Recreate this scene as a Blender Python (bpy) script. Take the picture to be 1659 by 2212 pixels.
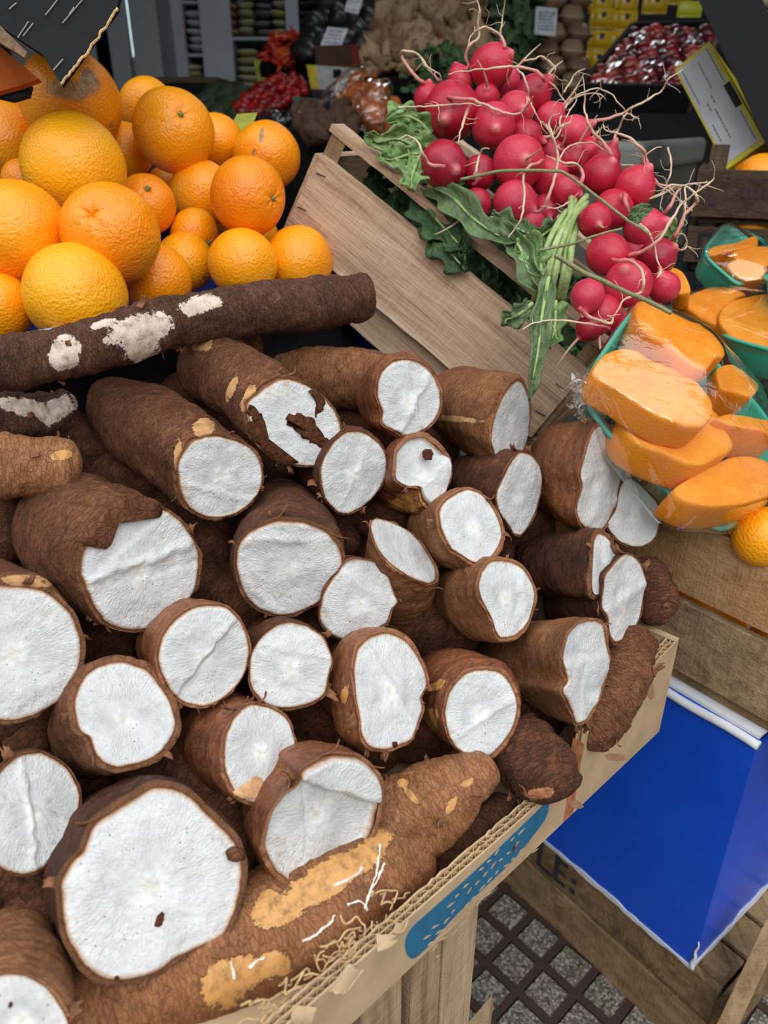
import bpy, bmesh, math, random
import numpy as np
from mathutils import Vector, Matrix

for _o in list(bpy.data.objects):
    bpy.data.objects.remove(_o)
SC = bpy.context.scene
COL = SC.collection

# ---------------------------------------------------------------- camera
F = 1650.0                       # focal length in pixels of a 1659 x 2212 frame
TH = math.radians(27)            # pitch below the horizon
CT, ST = math.cos(TH), math.sin(TH)
CAM = np.array([0.0, 0.0, 1.25])
cd = bpy.data.cameras.new('camera'); cam = bpy.data.objects.new('camera', cd); COL.objects.link(cam)
cam.location = CAM; cam.rotation_euler = (math.radians(63), 0, 0)
cd.sensor_fit = 'VERTICAL'; cd.sensor_height = 36.0; cd.sensor_width = 27.0
cd.lens = 36.0 * F / 2212.0
cd.clip_start = 0.02; cd.clip_end = 60
cd.dof.use_dof = True; cd.dof.focus_distance = 0.62; cd.dof.aperture_fstop = 7.5
SC.camera = cam

# ---------------------------------------------------------------- world, lights, exposure
SC.view_settings.view_transform = 'Standard'; SC.view_settings.look = 'None'
SC.view_settings.gamma = 1.0; SC.view_settings.use_curve_mapping = False
SC.view_settings.exposure = 0.0
w = bpy.data.worlds.new('overcast_sky'); SC.world = w; w.use_nodes = True
wn = w.node_tree; bg = wn.nodes['Background']
wtc = wn.nodes.new('ShaderNodeTexCoord'); wsep = wn.nodes.new('ShaderNodeSeparateXYZ')
wn.links.new(wtc.outputs['Generated'], wsep.inputs[0])
wr = wn.nodes.new('ShaderNodeValToRGB')
wr.color_ramp.elements[0].position = 0.0; wr.color_ramp.elements[0].color = (0.13, 0.125, 0.12, 1)
wr.color_ramp.elements[1].position = 0.8; wr.color_ramp.elements[1].color = (1.75, 1.82, 1.9, 1)
_e = wr.color_ramp.elements.new(0.25); _e.color = (0.34, 0.35, 0.36, 1)
wn.links.new(wsep.outputs['Z'], wr.inputs[0]); wn.links.new(wr.outputs[0], bg.inputs[0])
bg.inputs[1].default_value = 1.15
def area_light(name, loc, target, sx, sy, power, color):
    l = bpy.data.lights.new(name, 'AREA'); l.shape = 'RECTANGLE'; l.size = sx; l.size_y = sy
    l.energy = power; l.color = color
    o = bpy.data.objects.new(name, l); COL.objects.link(o); o.location = loc
    o.rotation_euler = (Vector(target) - Vector(loc)).to_track_quat('-Z', 'Y').to_euler()
    return o
# soft area lamp added to the overcast daylight from above and behind the camera
area_light('street_daylight', (0.5, -1.8, 2.9), (0.15, 0.7, 0.9), 2.4, 1.6, 42, (0.95, 0.98, 1.0))
area_light('shop_fill_light', (0.6, 3.0, 2.6), (0.6, 3.0, 0), 1.2, 0.15, 4.5, (0.9, 0.97, 1.0))  # added unseen lamp that dimly lifts the shop interior

# ---------------------------------------------------------------- geometry helpers
def ray(x, y):
    a = (x - 829.5) / F; b = -(y - 1106) / F
    return np.array([a, CT + b * ST, -ST + b * CT])
def at(x, y, d): return CAM + d * ray(x, y)
def proj(P):
    q = np.asarray(P) - CAM
    Z = q[..., 1] * CT - q[..., 2] * ST; u = q[..., 1] * ST + q[..., 2] * CT
    return 829.5 + F * q[..., 0] / Z, 1106 - F * u / Z, Z
def pile_depth(x, y): return 1.0 / (1.0447 - 0.0002825 * x + 0.0007006 * y)
def nrm(v): v = np.asarray(v, float); return v / np.linalg.norm(v)
def azd(az, pitch=0):
    a, p = math.radians(az), math.radians(pitch)
    return np.array([math.sin(a) * math.cos(p), math.cos(a) * math.cos(p), math.sin(p)])

def _h(ix, iy, iz, s):
    n = (ix * 374761393 + iy * 668265263 + iz * 2147483647 + s * 974711) & 0xffffffff
    n = ((n ^ (n >> 13)) * 1274126177) & 0xffffffff
    n = n ^ (n >> 16)
    return (n & 0xffff) / 65535.0 * 2 - 1
def noise(p, s=0):
    p = np.asarray(p, float); i = np.floor(p).astype(np.int64); f = p - i; f = f * f * (3 - 2 * f)
    r = 0
    for dx in (0, 1):
        for dy in (0, 1):
            for dz in (0, 1):
                wgt = (f[..., 0] if dx else 1 - f[..., 0]) * (f[..., 1] if dy else 1 - f[..., 1]) * (f[..., 2] if dz else 1 - f[..., 2])
                r = r + wgt * _h(i[..., 0] + dx, i[..., 1] + dy, i[..., 2] + dz, s)
    return r
def fbm(p, s=0, o=3):
    p = np.asarray(p, float); r = 0; a = 1
    for k in range(o): r = r + a * noise(p * 2 ** k + 17.3 * k, s + k); a *= .5
    return r

def set_props(o, label=None, cat=None, group=None, kind=None):
    if label: o['label'] = label
    if cat: o['category'] = cat
    if group: o['group'] = group
    if kind: o['kind'] = kind
    return o
WM = {}
def thing(name, label, cat, loc=(0, 0, 0), rot=None, group=None):
    o = bpy.data.objects.new(name, None); COL.objects.link(o); o.empty_display_size = .02
    m = Matrix.Translation(Vector(loc))
    if rot is not None:
        m = m @ Matrix([list(r) for r in np.asarray(rot)]).to_4x4()
    o.matrix_world = m; WM[o] = np.array(m)
    return set_props(o, label, cat, group)
def mesh(name, V, faces, mat, parent=None, smooth=True, local=False, attrs=None, loc=None):
    """one mesh object; V in world coordinates unless local"""
    V = np.asarray(V, float).reshape(-1, 3)
    M = WM[parent] if parent is not None else np.eye(4)
    if parent is None and loc is not None:
        M = np.eye(4); M[:3, 3] = loc
    if not local:
        Mi = np.linalg.inv(M); V = V @ Mi[:3, :3].T + Mi[:3, 3]
    me = bpy.data.meshes.new(name); me.from_pydata(V.tolist(), [], faces); me.update()
    if smooth: me.polygons.foreach_set('use_smooth', [True] * len(me.polygons))
    if isinstance(mat, (list, tuple)):
        for m in mat: me.materials.append(m)
    elif mat: me.materials.append(mat)
    for k, a in (attrs or {}).items():
        at_ = me.attributes.new(k, 'FLOAT', 'POINT'); at_.data.foreach_set('value', np.asarray(a, float).ravel())
    o = bpy.data.objects.new(name, me); COL.objects.link(o); WM[o] = M
    if parent is not None: o.parent = parent
    elif loc is not None: o.location = loc
    return o
def fixn(o):
    bm = bmesh.new(); bm.from_mesh(o.data); bmesh.ops.recalc_face_normals(bm, faces=bm.faces[:]); bm.to_mesh(o.data); bm.free(); return o
def gridf(nu, nv, closed=True, off=0):
    """faces of nv rings with nu points each"""
    out = []
    for j in range(nv - 1):
        for i in range(nu if closed else nu - 1):
            a = off + j * nu + i; b = off + j * nu + (i + 1) % nu
            out.append((a, b, b + nu, a + nu))
    return out
def crom(P, n, closed=True):
    P = np.asarray(P, float); N = len(P); out = []
    if closed:
        t = np.linspace(0, N, n, endpoint=False)
    else:
        t = np.linspace(0, N - 1, n)
    i = np.minimum(np.floor(t).astype(int), N - 1 if closed else N - 2); f = (t - i)[:, None]
    g = (lambda k: P[k % N]) if closed else (lambda k: np.where(((k >= 0) & (k < N))[:, None], P[np.clip(k, 0, N - 1)], np.where((k < 0)[:, None], 2 * P[0] - P[1], 2 * P[-1] - P[-2])))
    p0, p1, p2, p3 = g(i - 1), g(i), g(i + 1), g(i + 2)
    return .5 * (2 * p1 + (p2 - p0) * f + (2 * p0 - 5 * p1 + 4 * p2 - p3) * f ** 2 + (3 * p1 - p0 - 3 * p2 + p3) * f ** 3)
def tube_mesh(path, rad, n=8, cap=True):
    P = np.asarray(path, float); m = len(P); R = np.broadcast_to(np.asarray(rad, float), (m,))
    T = np.gradient(P, axis=0); T /= np.linalg.norm(T, axis=1)[:, None] + 1e-12
    u = np.cross(T[0], [0.31, .2, .93]); u /= np.linalg.norm(u); V = []
    ang = np.linspace(0, 2 * math.pi, n, endpoint=False)
    for k in range(m):
        u = u - T[k] * (u @ T[k]); u /= np.linalg.norm(u) + 1e-12; v = np.cross(T[k], u)
        V.append(P[k] + R[k] * (np.cos(ang)[:, None] * u + np.sin(ang)[:, None] * v))
    V = np.concatenate(V); f = gridf(n, m)
    if cap: f += [tuple(range(n))[::-1], tuple(range((m - 1) * n, m * n))]
    return V, f
class MB:
    """collects shapes that make ONE mesh object"""
    def __init__(s): s.V = []; s.f = []; s.n = 0
    def add(s, V, f):
        V = np.asarray(V, float).reshape(-1, 3); s.V.append(V); s.f += [tuple(i + s.n for i in q) for q in f]; s.n += len(V); return s
    def tube(s, path, rad, n=8): return s.add(*tube_mesh(path, rad, n))
    def hexa(s, c8): return s.add(c8, [(0, 3, 2, 1), (4, 5, 6, 7), (0, 1, 5, 4), (1, 2, 6, 5), (2, 3, 7, 6), (3, 0, 4, 7)])
    def box(s, o, ex, ey, ez, x0, x1, y0, y1, z0, z1):
        o, ex, ey, ez = (np.asarray(q, float) for q in (o, ex, ey, ez))
        return s.hexa([o + ex * a + ey * b + ez * c for c in (z0, z1) for a, b in ((x0, y0), (x1, y0), (x1, y1), (x0, y1))])
    def slab(s, poly, nrml, th):
        """solid plate from a planar polygon, extruded by -nrml*th"""
        P = np.asarray(poly, float); n = len(P); Q = P - np.asarray(nrml) * th
        return s.add(np.concatenate([P, Q]), [tuple(range(n)), tuple(range(n, 2 * n))[::-1]] + [(i, i + n, (i + 1) % n + n, (i + 1) % n) for i in range(n)])
    def build(s, name, mat, parent=None, smooth=False, bevel=0, seg=2, loc=None, label=None, attrs=None):
        o = mesh(name, np.concatenate(s.V), s.f, mat, parent, smooth, loc=loc, attrs=attrs); fixn(o)
        if bevel:
            b = o.modifiers.new('bevel', 'BEVEL'); b.width = bevel; b.segments = seg; b.limit_method = 'ANGLE'; b.angle_limit = .6
        if label: o['label'] = label
        return o
X3, Y3, Z3 = np.eye(3)

# ---------------------------------------------------------------- material helper
class NT:
    def __init__(s, name, rough=.6, spec=.5, color=(.5, .5, .5)):
        s.m = bpy.data.materials.new(name); s.m.use_nodes = True; s.t = s.m.node_tree
        s.b = s.t.nodes['Principled BSDF']; s.out = s.t.nodes['Material Output']
        s.b.inputs['Roughness'].default_value = rough; s.b.inputs['Specular IOR Level'].default_value = spec
        s.b.inputs['Base Color'].default_value = (*color, 1)
        s.tc = s.n('ShaderNodeTexCoord').outputs['Object']
    def n(s, typ, _p=None, **k):
        nd = s.t.nodes.new(typ)
        for a, v in (_p or {}).items(): setattr(nd, a, v)
        for a, v in k.items():
            i = nd.inputs[int(a[1:])] if a[0] == '_' else nd.inputs[a.replace('_', ' ')]
            s.put(i, v)
        return nd
    def put(s, i, v):
        if isinstance(v, bpy.types.NodeSocket): s.t.links.new(v, i)
        elif isinstance(v, bpy.types.Node): s.t.links.new(v.outputs[0], i)
        elif isinstance(v, (tuple, list)) and len(v) == 3 and i.type == 'RGBA': i.default_value = (*v, 1)
        else: i.default_value = v
    def map(s, sc, rot=(0, 0, 0), loc=(0, 0, 0), src=None):
        return s.n('ShaderNodeMapping', _0=src or s.tc, _1=loc, _2=rot, _3=sc if isinstance(sc, tuple) else (sc,) * 3).outputs[0]
    def noise(s, sc, det=4, rough=.6, dist=0, src=None):
        return s.n('ShaderNodeTexNoise', Vector=src or s.tc, Scale=sc, Detail=det, Roughness=rough, Distortion=dist).outputs['Fac']
    def voro(s, sc, feat='F1', src=None, rnd=1):
        return s.n('ShaderNodeTexVoronoi', {'feature': feat}, Vector=src or s.tc, Scale=sc, Randomness=rnd)
    def ramp(s, fac, *st, mode='LINEAR'):
        r = s.n('ShaderNodeValToRGB', _0=fac); cr = r.color_ramp; cr.interpolation = mode
        while len(cr.elements) < len(st): cr.elements.new(.5)
        for e, (p, c) in zip(cr.elements, st):
            e.position = p; e.color = (*c, 1) if isinstance(c, tuple) else (c, c, c, 1)
        return r.outputs[0]
    def mix(s, fac, a, b, mode='MIX'):
        return s.n('ShaderNodeMix', {'data_type': 'RGBA', 'blend_type': mode}, _0=fac, _6=a, _7=b).outputs[2]
    def math(s, op, a, b=0.0, clamp=False): return s.n('ShaderNodeMath', {'operation': op, 'use_clamp': clamp}, _0=a, _1=b).outputs[0]
    def attr(s, name): return s.n('ShaderNodeAttribute', {'attribute_name': name}).outputs['Fac']
    def rnd(s): return s.n('ShaderNodeObjectInfo').outputs['Random']
    def color(s, v): s.put(s.b.inputs['Base Color'], v); return s
    def set(s, **k):
        for a, v in k.items(): s.put(s.b.inputs[a.replace('_', ' ')], v)
        return s
    def bump(s, h, dist=.001, st=1.0): s.put(s.b.inputs['Normal'], s.n('ShaderNodeBump', Height=h, Distance=dist, Strength=st).outputs[0]); return s
def C(r, g, b):
    f = lambda v: ((v / 255 + .055) / 1.055) ** 2.4 if v > 10.3 else v / 255 / 12.92
    return (f(r), f(g), f(b))

def peel_mat(name, dark, mid, light, patch, rough=.75, spec=.3, bump=.0026):
    m = NT(name, rough, spec)
    ring = m.map((1, 1, 2.3)); dn = m.math('ADD', m.math('MULTIPLY', m.noise(38, 5, .65), .55), m.math('MULTIPLY', m.noise(13, 4, .6), .6))
    warp = m.n('ShaderNodeVectorMath', {'operation': 'ADD'}, _0=ring, _1=m.n('ShaderNodeVectorMath', {'operation': 'SCALE'}, _0=m.n('ShaderNodeTexNoise', Vector=m.tc, Scale=70, Detail=3).outputs['Color'], Scale=.012)).outputs[0]
    n1 = m.noise(110, 8, .78, src=warp); n2 = m.noise(330, 4, .65, src=ring)
    cr = m.voro(150, 'DISTANCE_TO_EDGE', warp).outputs[0]
    crack = m.ramp(cr, (.0, .0), (.09, 1.0))
    f = m.math('ADD', m.math('MULTIPLY', n1, .62), m.math('MULTIPLY', dn, .45))
    f = m.math('ADD', f, m.math('MULTIPLY', m.math('SUBTRACT', m.rnd(), .5), .1))
    col = m.ramp(f, (.39, dark), (.56, mid), (.76, light))
    col = m.mix(m.math('MULTIPLY', m.math('SUBTRACT', 1.0, crack), .45), col, tuple(c * .45 for c in dark))
    fl = m.ramp(m.noise(30, 9, .8, 1.2), (.57, 0.0), (.62, 1.0))
    col = m.mix(m.math('MULTIPLY', fl, .5), col, light)
    pa = m.math('ADD', m.attr('patch'), m.math('MULTIPLY', m.math('SUBTRACT', m.noise(75, 8, .8), .5), 2.0))
    pm = m.ramp(pa, (.47, 0.0), (.54, 1.0))
    pc = m.ramp(m.noise(120, 5, .7), (.35, tuple(c * .55 for c in patch)), (.5, patch), (.75, tuple(min(1, c * 1.25) for c in patch)))
    col = m.mix(pm, col, pc)
    rim = m.ramp(m.attr('rim'), (.5, 0.0), (.95, 1.0))
    m.color(m.mix(m.math('MULTIPLY', rim, .45), col, C(170, 120, 84)))
    h = m.math('ADD', m.math('MULTIPLY', n1, 1.0), m.math('ADD', m.math('MULTIPLY', n2, .45), m.math('MULTIPLY', crack, .3)))
    h = m.math('MULTIPLY', h, m.math('SUBTRACT', 1.0, m.math('MULTIPLY', pm, .75)))
    m.bump(h, bump, 1.0)
    return m.m
PEEL = {
    'dry': peel_mat('bark_brown_peel', C(60, 32, 20), C(122, 74, 48), C(172, 116, 78), C(200, 150, 100)),
    'dark': peel_mat('dark_brown_peel', C(46, 26, 18), C(102, 60, 41), C(150, 96, 66), C(180, 122, 80)),
    'tan': peel_mat('tan_brown_peel', C(86, 50, 30), C(142, 92, 58), C(182, 128, 86), C(204, 156, 108), bump=.0012),
    'wet': peel_mat('reddish_damp_peel', C(70, 32, 18), C(136, 76, 44), C(184, 118, 72), C(214, 150, 84), .42, .5, .0011),
    'bare': peel_mat('peel_with_bared_white_skin', C(54, 31, 23), C(108, 70, 52), C(156, 110, 84), C(222, 200, 184)),
    'ochre': peel_mat('peel_with_ochre_underskin', C(100, 60, 34), C(156, 102, 64), C(196, 142, 96), C(198, 146, 86), .55, .4, .0011),
}
def flesh_mat():
    m = NT('white_cassava_flesh', .42, .45)
    t = m.attr('rad')
    nv = m.n('ShaderNodeVectorMath', {'operation': 'MULTIPLY'}, _0=m.tc, _1=(1, 1, 0)).outputs[0]
    nd = m.n('ShaderNodeVectorMath', {'operation': 'NORMALIZE'}, _0=nv).outputs[0]
    st = m.noise(11, 4, .65, src=m.n('ShaderNodeVectorMath', {'operation': 'ADD'}, _0=nd, _1=m.map(25.0)).outputs[0])
    wr_ = m.noise(260, 6, .75, .8); big = m.noise(34, 3, .6)
    col = m.ramp(big, (.3, C(216, 216, 214)), (.55, C(233, 233, 231)), (.8, C(238, 236, 229)))
    # pale yellowish heart
    core = m.ramp(m.math('ADD', t, m.math('MULTIPLY', m.math('SUBTRACT', wr_, .5), .22)), (.02, 1.0), (.13, 0.0))
    col = m.mix(m.math('MULTIPLY', core, .45), col, C(214, 202, 160))
    # soil specks
    sp = m.voro(330); keep = m.ramp(m.noise(30, 2), (.44, 0.0), (.58, 1.0))
    spk = m.math('MULTIPLY', m.ramp(sp.outputs['Distance'], (.10, 1.0), (.17, 0.0)), keep)
    sel = m.ramp(m.n('ShaderNodeSeparateColor', _0=sp.outputs['Color']).outputs[0], (.68, 0.0), (.69, 1.0))
    col = m.mix(m.math('MULTIPLY', spk, sel), col, C(72, 56, 44))
    # tan staining near the peel, then the rind line
    stn = m.math('MULTIPLY', m.ramp(t, (.55, 0.0), (1.0, 1.0)), m.ramp(m.noise(52, 5, .7), (.56, 0.0), (.74, .8)))
    col = m.mix(stn, col, C(186, 140, 100))
    tj = m.math('ADD', t, m.math('MULTIPLY', m.math('SUBTRACT', m.noise(160, 3), .5), .035))
    col = m.mix(m.ramp(tj, (.935, 0.0), (.965, .75), (.985, 1.0)), col, m.ramp(tj, (.93, C(225, 208, 190)), (.975, C(206, 170, 140)), (.995, C(140, 92, 60))))
    m.color(col)
    st = m.math('MULTIPLY', m.math('SUBTRACT', st, .5), m.ramp(t, (.12, 0.0), (.4, 1.0)))
    h = m.math('ADD', m.math('MULTIPLY', st, 1.1), m.math('ADD', m.math('MULTIPLY', wr_, .6), big))
    m.bump(h, .0022, .9)
    return m.m
FLESH = flesh_mat()
def simple(name, col, rough=.6, spec=.4, nscale=60, var=.25, bump=0, bscale=200, trans=None):
    m = NT(name, rough, spec); f = m.noise(nscale, 4)
    m.color(m.ramp(f, (.3, tuple(c * (1 - var) for c in col)), (.7, tuple(min(1, c * (1 + var)) for c in col))))
    if bump: m.bump(m.noise(bscale, 4, .65), bump)
    return m.m
def wood_mat(name, a, b, c, axis=0, scale=1, stain=.25):
    m = NT(name, .8, .2); s = [70 * scale] * 3; s[axis] = 6 * scale
    g = m.noise(1, 6, .65, .6, src=m.map(tuple(s))); s2 = [v * 7 for v in s]; s2[axis] = s[axis] * 5
    fine = m.noise(1, 3, .6, src=m.map(tuple(s2))); big = m.noise(9, 4, .6)
    saw = [30] * 3; saw[axis] = 420
    sw = m.noise(1, 2, .5, src=m.map(tuple(saw)))
    f = m.math('ADD', m.math('MULTIPLY', g, .65), m.math('ADD', m.math('MULTIPLY', fine, .2), m.math('MULTIPLY', m.math('SUBTRACT', m.rnd(), .5), .18)))
    f = m.math('ADD', f, m.math('MULTIPLY', m.math('SUBTRACT', sw, .5), .12))
    col = m.ramp(f, (.26, a), (.43, b), (.62, c))
    col = m.mix(m.math('MULTIPLY', m.ramp(big, (.5, 0.0), (.72, 1.0)), stain), col, tuple(q * .45 for q in a))
    m.color(col); m.bump(m.math('ADD', m.math('ADD', g, fine), m.math('MULTIPLY', sw, .7)), .0012)
    return m.m
# ---------------------------------------------------------------- the setting: pavement and shop shell
def structure(o):  o['kind'] = 'structure'; return o
FZ = .20
def floor_mat():
    m = NT('grooved_terrazzo_pavement', .75, .3); P = .056
    co = m.map(1.0, (0, 0, math.radians(47)))
    br = m.n('ShaderNodeTexBrick', {'offset': 0.0, 'squash': 1.0}, Vector=co, Scale=1.0, Mortar_Size=.0075, Mortar_Smooth=.35, Brick_Width=P, Row_Height=P)
    sp = m.voro(330); chips = m.ramp(m.n('ShaderNodeSeparateColor', _0=sp.outputs['Color']).outputs[0], (.2, C(96, 88, 80)), (.55, C(140, 132, 122)), (.8, C(190, 184, 172)), (.95, C(70, 62, 56)))
    col = m.mix(br.outputs['Fac'], chips, C(66, 50, 42))
    col = m.mix(m.math('MULTIPLY', m.noise(7, 5), .55), col, C(70, 58, 50))
    m.color(col); m.bump(m.math('SUBTRACT', m.math('MULTIPLY', m.noise(300), .15), br.outputs['Fac']), .006)
    return m.m
structure(MB().box((0, 0, 0), X3, Y3, Z3, -3, 4, -2, 5, FZ - .05, FZ).build('floor', floor_mat()))
SHOPW = simple('grey_shop_wall', C(96, 98, 102), .7, .3, 3, .15)
SHOPD = simple('dark_shop_wall', C(58, 58, 60), .8, .2, 3, .2)
structure(MB().box((0, 0, 0), X3, Y3, Z3, -2.2, 3.4, 4.3, 4.4, FZ, 2.8).build('wall_back', SHOPD))
structure(MB().box((0, 0, 0), X3, Y3, Z3, -2.3, -2.2, 1.3, 4.4, FZ, 2.8).build('wall_left', SHOPW))
structure(MB().box((0, 0, 0), X3, Y3, Z3, 3.4, 3.5, 1.3, 4.4, FZ, 2.8).build('wall_right', SHOPD))
structure(MB().box((0, 0, 0), X3, Y3, Z3, -2.3, 3.5, 1.3, 4.4, 2.8, 2.9).build('ceiling', SHOPD))
structure(MB().box((0, 0, 0), X3, Y3, Z3, -3, 4, 1.3, 1.4, 2.35, 2.9).build('wall_front', SHOPW))
# ---------------------------------------------------------------- cassava roots
ZF = {'A': (1.9988, 0, 1000), 'B': (1.9988, 0, 1600), 'C': (1.929, 600, 1300), '5': (1.9988, 0, 560), '6': (1.8433, 560, 720), 'P': (1, 0, 0)}
def zpts(fr, pts):
    s, ox, oy = ZF[fr]; return np.array([(ox + x / s, oy + y / s) for x, y in pts])
CASSAVA_GROUP = 'cassava roots piled in the cardboard box'
def sstep(x): x = np.clip(x, 0, 1); return x * x * (3 - 2 * x)
def plane_hit(px, C_, n):
    r = np.stack([ray(x, y) for x, y in px]); d = ((C_ - CAM) @ n) / (r @ n); return CAM + r * d[:, None]
def face_normal(px, C_, axis):
    best = None; vd = nrm(C_ - CAM)
    u = nrm(np.cross(axis, [0.1, .2, .9])); v = np.cross(axis, u)
    bx = nrm(np.cross(vd, Z3)); by = np.cross(bx, vd)
    for th in np.radians(np.arange(0, 66, 5)):
        for ph in np.radians(np.arange(0, 360, 15)):
            n = -vd * math.cos(th) + math.sin(th) * (math.cos(ph) * bx + math.sin(ph) * by)
            if n @ -axis < .25: continue
            P = plane_hit(px[::4], C_, n) - C_
            q = np.stack([P @ u, P @ v], 1); q -= q.mean(0); ev = np.linalg.eigvalsh(q.T @ q)
            c = math.log(ev[1] / ev[0]) ** 2 + .55 * math.acos(np.clip(n @ -axis, -1, 1)) ** 2
            if best is None or c < best[0]: best = (c, n)
    return best[1]
def curl_flake(rng, size, th=.0007):
    """curled scrap of dry bark, local coords, root edge at origin, grows along +x, curls to +z"""
    nu, nv = 7, 5; V = []; L = size * rng.uniform(.8, 1.5); W = size * rng.uniform(.5, 1.0); cu = rng.uniform(.8, 3.0)
    jag = [rng.uniform(.6, 1.1) for _ in range(nv)]
    for side in (0, 1):
        for i in range(nu):
            for j in range(nv):
                s = L * i / (nu - 1) * jag[j]; a = cu * s / L
                x = L / cu * math.sin(a); z = L / cu * (1 - math.cos(a))
                wv = W * (j / (nv - 1) - .5) * (1 - .35 * i / (nu - 1)) + rng.uniform(-.06, .06) * W
                nx, nz = -math.sin(a), math.cos(a)
                V.append((x + nx * th * side, wv, z + nz * th * side))
    k = nu * nv; f = []
    for i in range(nu - 1):
        for j in range(nv - 1):
            a = i * nv + j; f.append((a, a + nv, a + nv + 1, a + 1)); f.append((k + a, k + a + 1, k + a + nv + 1, k + a + nv))
    bd = [j for j in range(nv)] + [i * nv + nv - 1 for i in range(1, nu)] + [(nu - 1) * nv + j for j in range(nv - 2, -1, -1)] + [i * nv for i in range(nu - 2, 0, -1)]
    for a, b in zip(bd, bd[1:] + bd[:1]): f.append((a, b, b + k, a + k))
    return np.array(V), f
FLAKE = simple('dry_bark_flake', C(124, 82, 58), .8, .2, 200, .45)
def add_flakes(root, spots, rng, big=.0115):
    """spots: (position, outward dir, along dir) in local coords"""
    for p, o, a in spots:
        V, f = curl_flake(rng, big * rng.uniform(.5, 1.1)); a = nrm(a - o * (a @ o)); y = np.cross(o, a)
        mesh('peel_flake', V[:, :1] * a + V[:, 1:2] * y + V[:, 2:] * o + p, f, FLAKE, root, True, True)
def bump_angles(n): return np.linspace(0, 2 * math.pi, n, endpoint=False)
def patch_attr(Vw, patches):
    a = np.zeros(len(Vw))
    if patches:
        x, y, _ = proj(Vw)
        for px, py, rx, ry, rot in patches:
            c, s = math.cos(math.radians(rot)), math.sin(math.radians(rot)); dx, dy = x - px, y - py
            d = ((dx * c + dy * s) / rx) ** 2 + ((-dx * s + dy * c) / ry) ** 2
            a = np.maximum(a, 1 - .5 * d)
    return a
ROOT_INFO = []
def cassava(label, fr, pts, tail=None, L=.16, prof=((0, 1), (.5, 1.02), (1, .75)), dd=0.0, mat='dry', ridges=(), flaps=(), patches=(), flakes=3, az=-44, pitch=-3, seed=0, nz=1.0, bend=None, rough=1.0):
    NA = 128; rng = random.Random(seed * 7 + 3)
    px = crom(zpts(fr, pts), NA); cen = px.mean(0)
    th = bump_angles(NA); ra = np.stack([np.cos(th), np.sin(th), th * 0 + seed], 1)
    px = cen + (px - cen) * (1 + .012 * fbm(ra * 5, seed, 3))[:, None]
    d = pile_depth(*cen) + dd; C_ = at(*cen, d)
    if tail is not None:
        r = ray(*tail); q = CAM - C_; a, b, c = r @ r, 2 * r @ q, q @ q - L * L; D = b * b - 4 * a * c
        t = (-b + math.sqrt(max(D, 0))) / (2 * a); axis = CAM + r * t - C_
        if np.linalg.norm(axis) > L * 1.02: L = np.linalg.norm(axis)
        axis = nrm(axis)
    else: axis = azd(az, pitch)
    n = face_normal(px, C_, axis); P = plane_hit(px, C_, n)
    X = nrm(np.cross([0, 0, 1.0], axis)); Y = np.cross(axis, X); R = np.stack([X, Y, axis], 1)
    root = thing('cassava_root', label, 'cassava root', C_, R, CASSAVA_GROUP)
    q = (P - C_) @ R; rm = np.linalg.norm(q[:, :2], axis=1).mean(); ROOT_INFO.append((label, d, rm * 2))
    nl = n @ R
    # --- peel
    NV = 64; tt = np.concatenate([np.linspace(0, .12, 12)[:-1], np.linspace(.12, .86, 36)[:-1], .86 + .14 * np.sin(np.linspace(0, math.pi / 2, 18))])
    pt, ps = zip(*prof); ang = np.arctan2(q[:, 1], q[:, 0]); circ = np.stack([np.cos(ang), np.sin(ang)], 1) * rm
    jag = np.maximum(0, .0012 + .0030 * fbm(ra * 4.5, seed + 40, 3)) * rough
    rings = [np.concatenate([q[:, :2] * .988, (q[:, 2] + jag + .0012)[:, None]], 1)]
    for t in tt:
        sc = np.interp(t, pt, ps); mm = .85 * sstep(t / .55); cs = (q[:, :2] * (1 - mm) + circ * mm) * sc
        if t > .86: cs = cs * math.sqrt(max(0, 1 - ((t - .86) / .1401) ** 2))
        z = (q[:, 2] + jag) * (1 - t) + t * L
        pos = np.concatenate([cs, z[:, None]], 1)
        rad = cs / (np.linalg.norm(cs, axis=1)[:, None] + 1e-9)
        k = min(1, t * 14 + .25)
        dsp = (.0034 * fbm(pos * 24 + seed * 3.1, 5, 2) + .0011 * fbm(pos * np.array([85, 85, 210]) + seed, 9, 3)) * nz * k + .0009
        pos[:, :2] += rad * dsp[:, None] * min(1, np.linalg.norm(cs, axis=1).mean() / rm * 1.6)
        if bend is not None: pos[:, :2] += np.asarray(bend) * math.sin(math.pi * t)
        rings.append(pos)
    V = np.concatenate(rings); f = gridf(NA, len(rings)); tip = len(V); V = np.concatenate([V, [[0, 0, L]]])
    base = (len(rings) - 1) * NA; f += [(base + i, base + (i + 1) % NA, tip) for i in range(NA)]
    rim = np.zeros(len(V)); rim[:NA * 4] = np.repeat([1, 1, .45, .15], NA)
    Vw = V @ R.T + C_
    mesh('peel', V, f, PEEL[mat], root, True, True, {'patch': patch_attr(Vw, patches), 'rim': rim})
    # --- cut face
    NR = 34; tr = np.linspace(0, 1, NR + 1)[1:] ** .85; fs = [np.zeros((1, 3))]
    for t in tr: fs.append(q * t * .985)
    fs.append(q * .985 + [0, 0, .007])
    fv = np.concatenate(fs); rad = np.concatenate([[0], np.repeat(tr, NA), np.ones(NA)])
    h = .0011 * fbm(fv * 75 + seed * 1.7, 21, 3) + .0014 * fbm(fv * 28 + seed, 31, 2)
    w_ = np.stack(proj(fv @ R.T + C_)[:2], 1)
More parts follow.
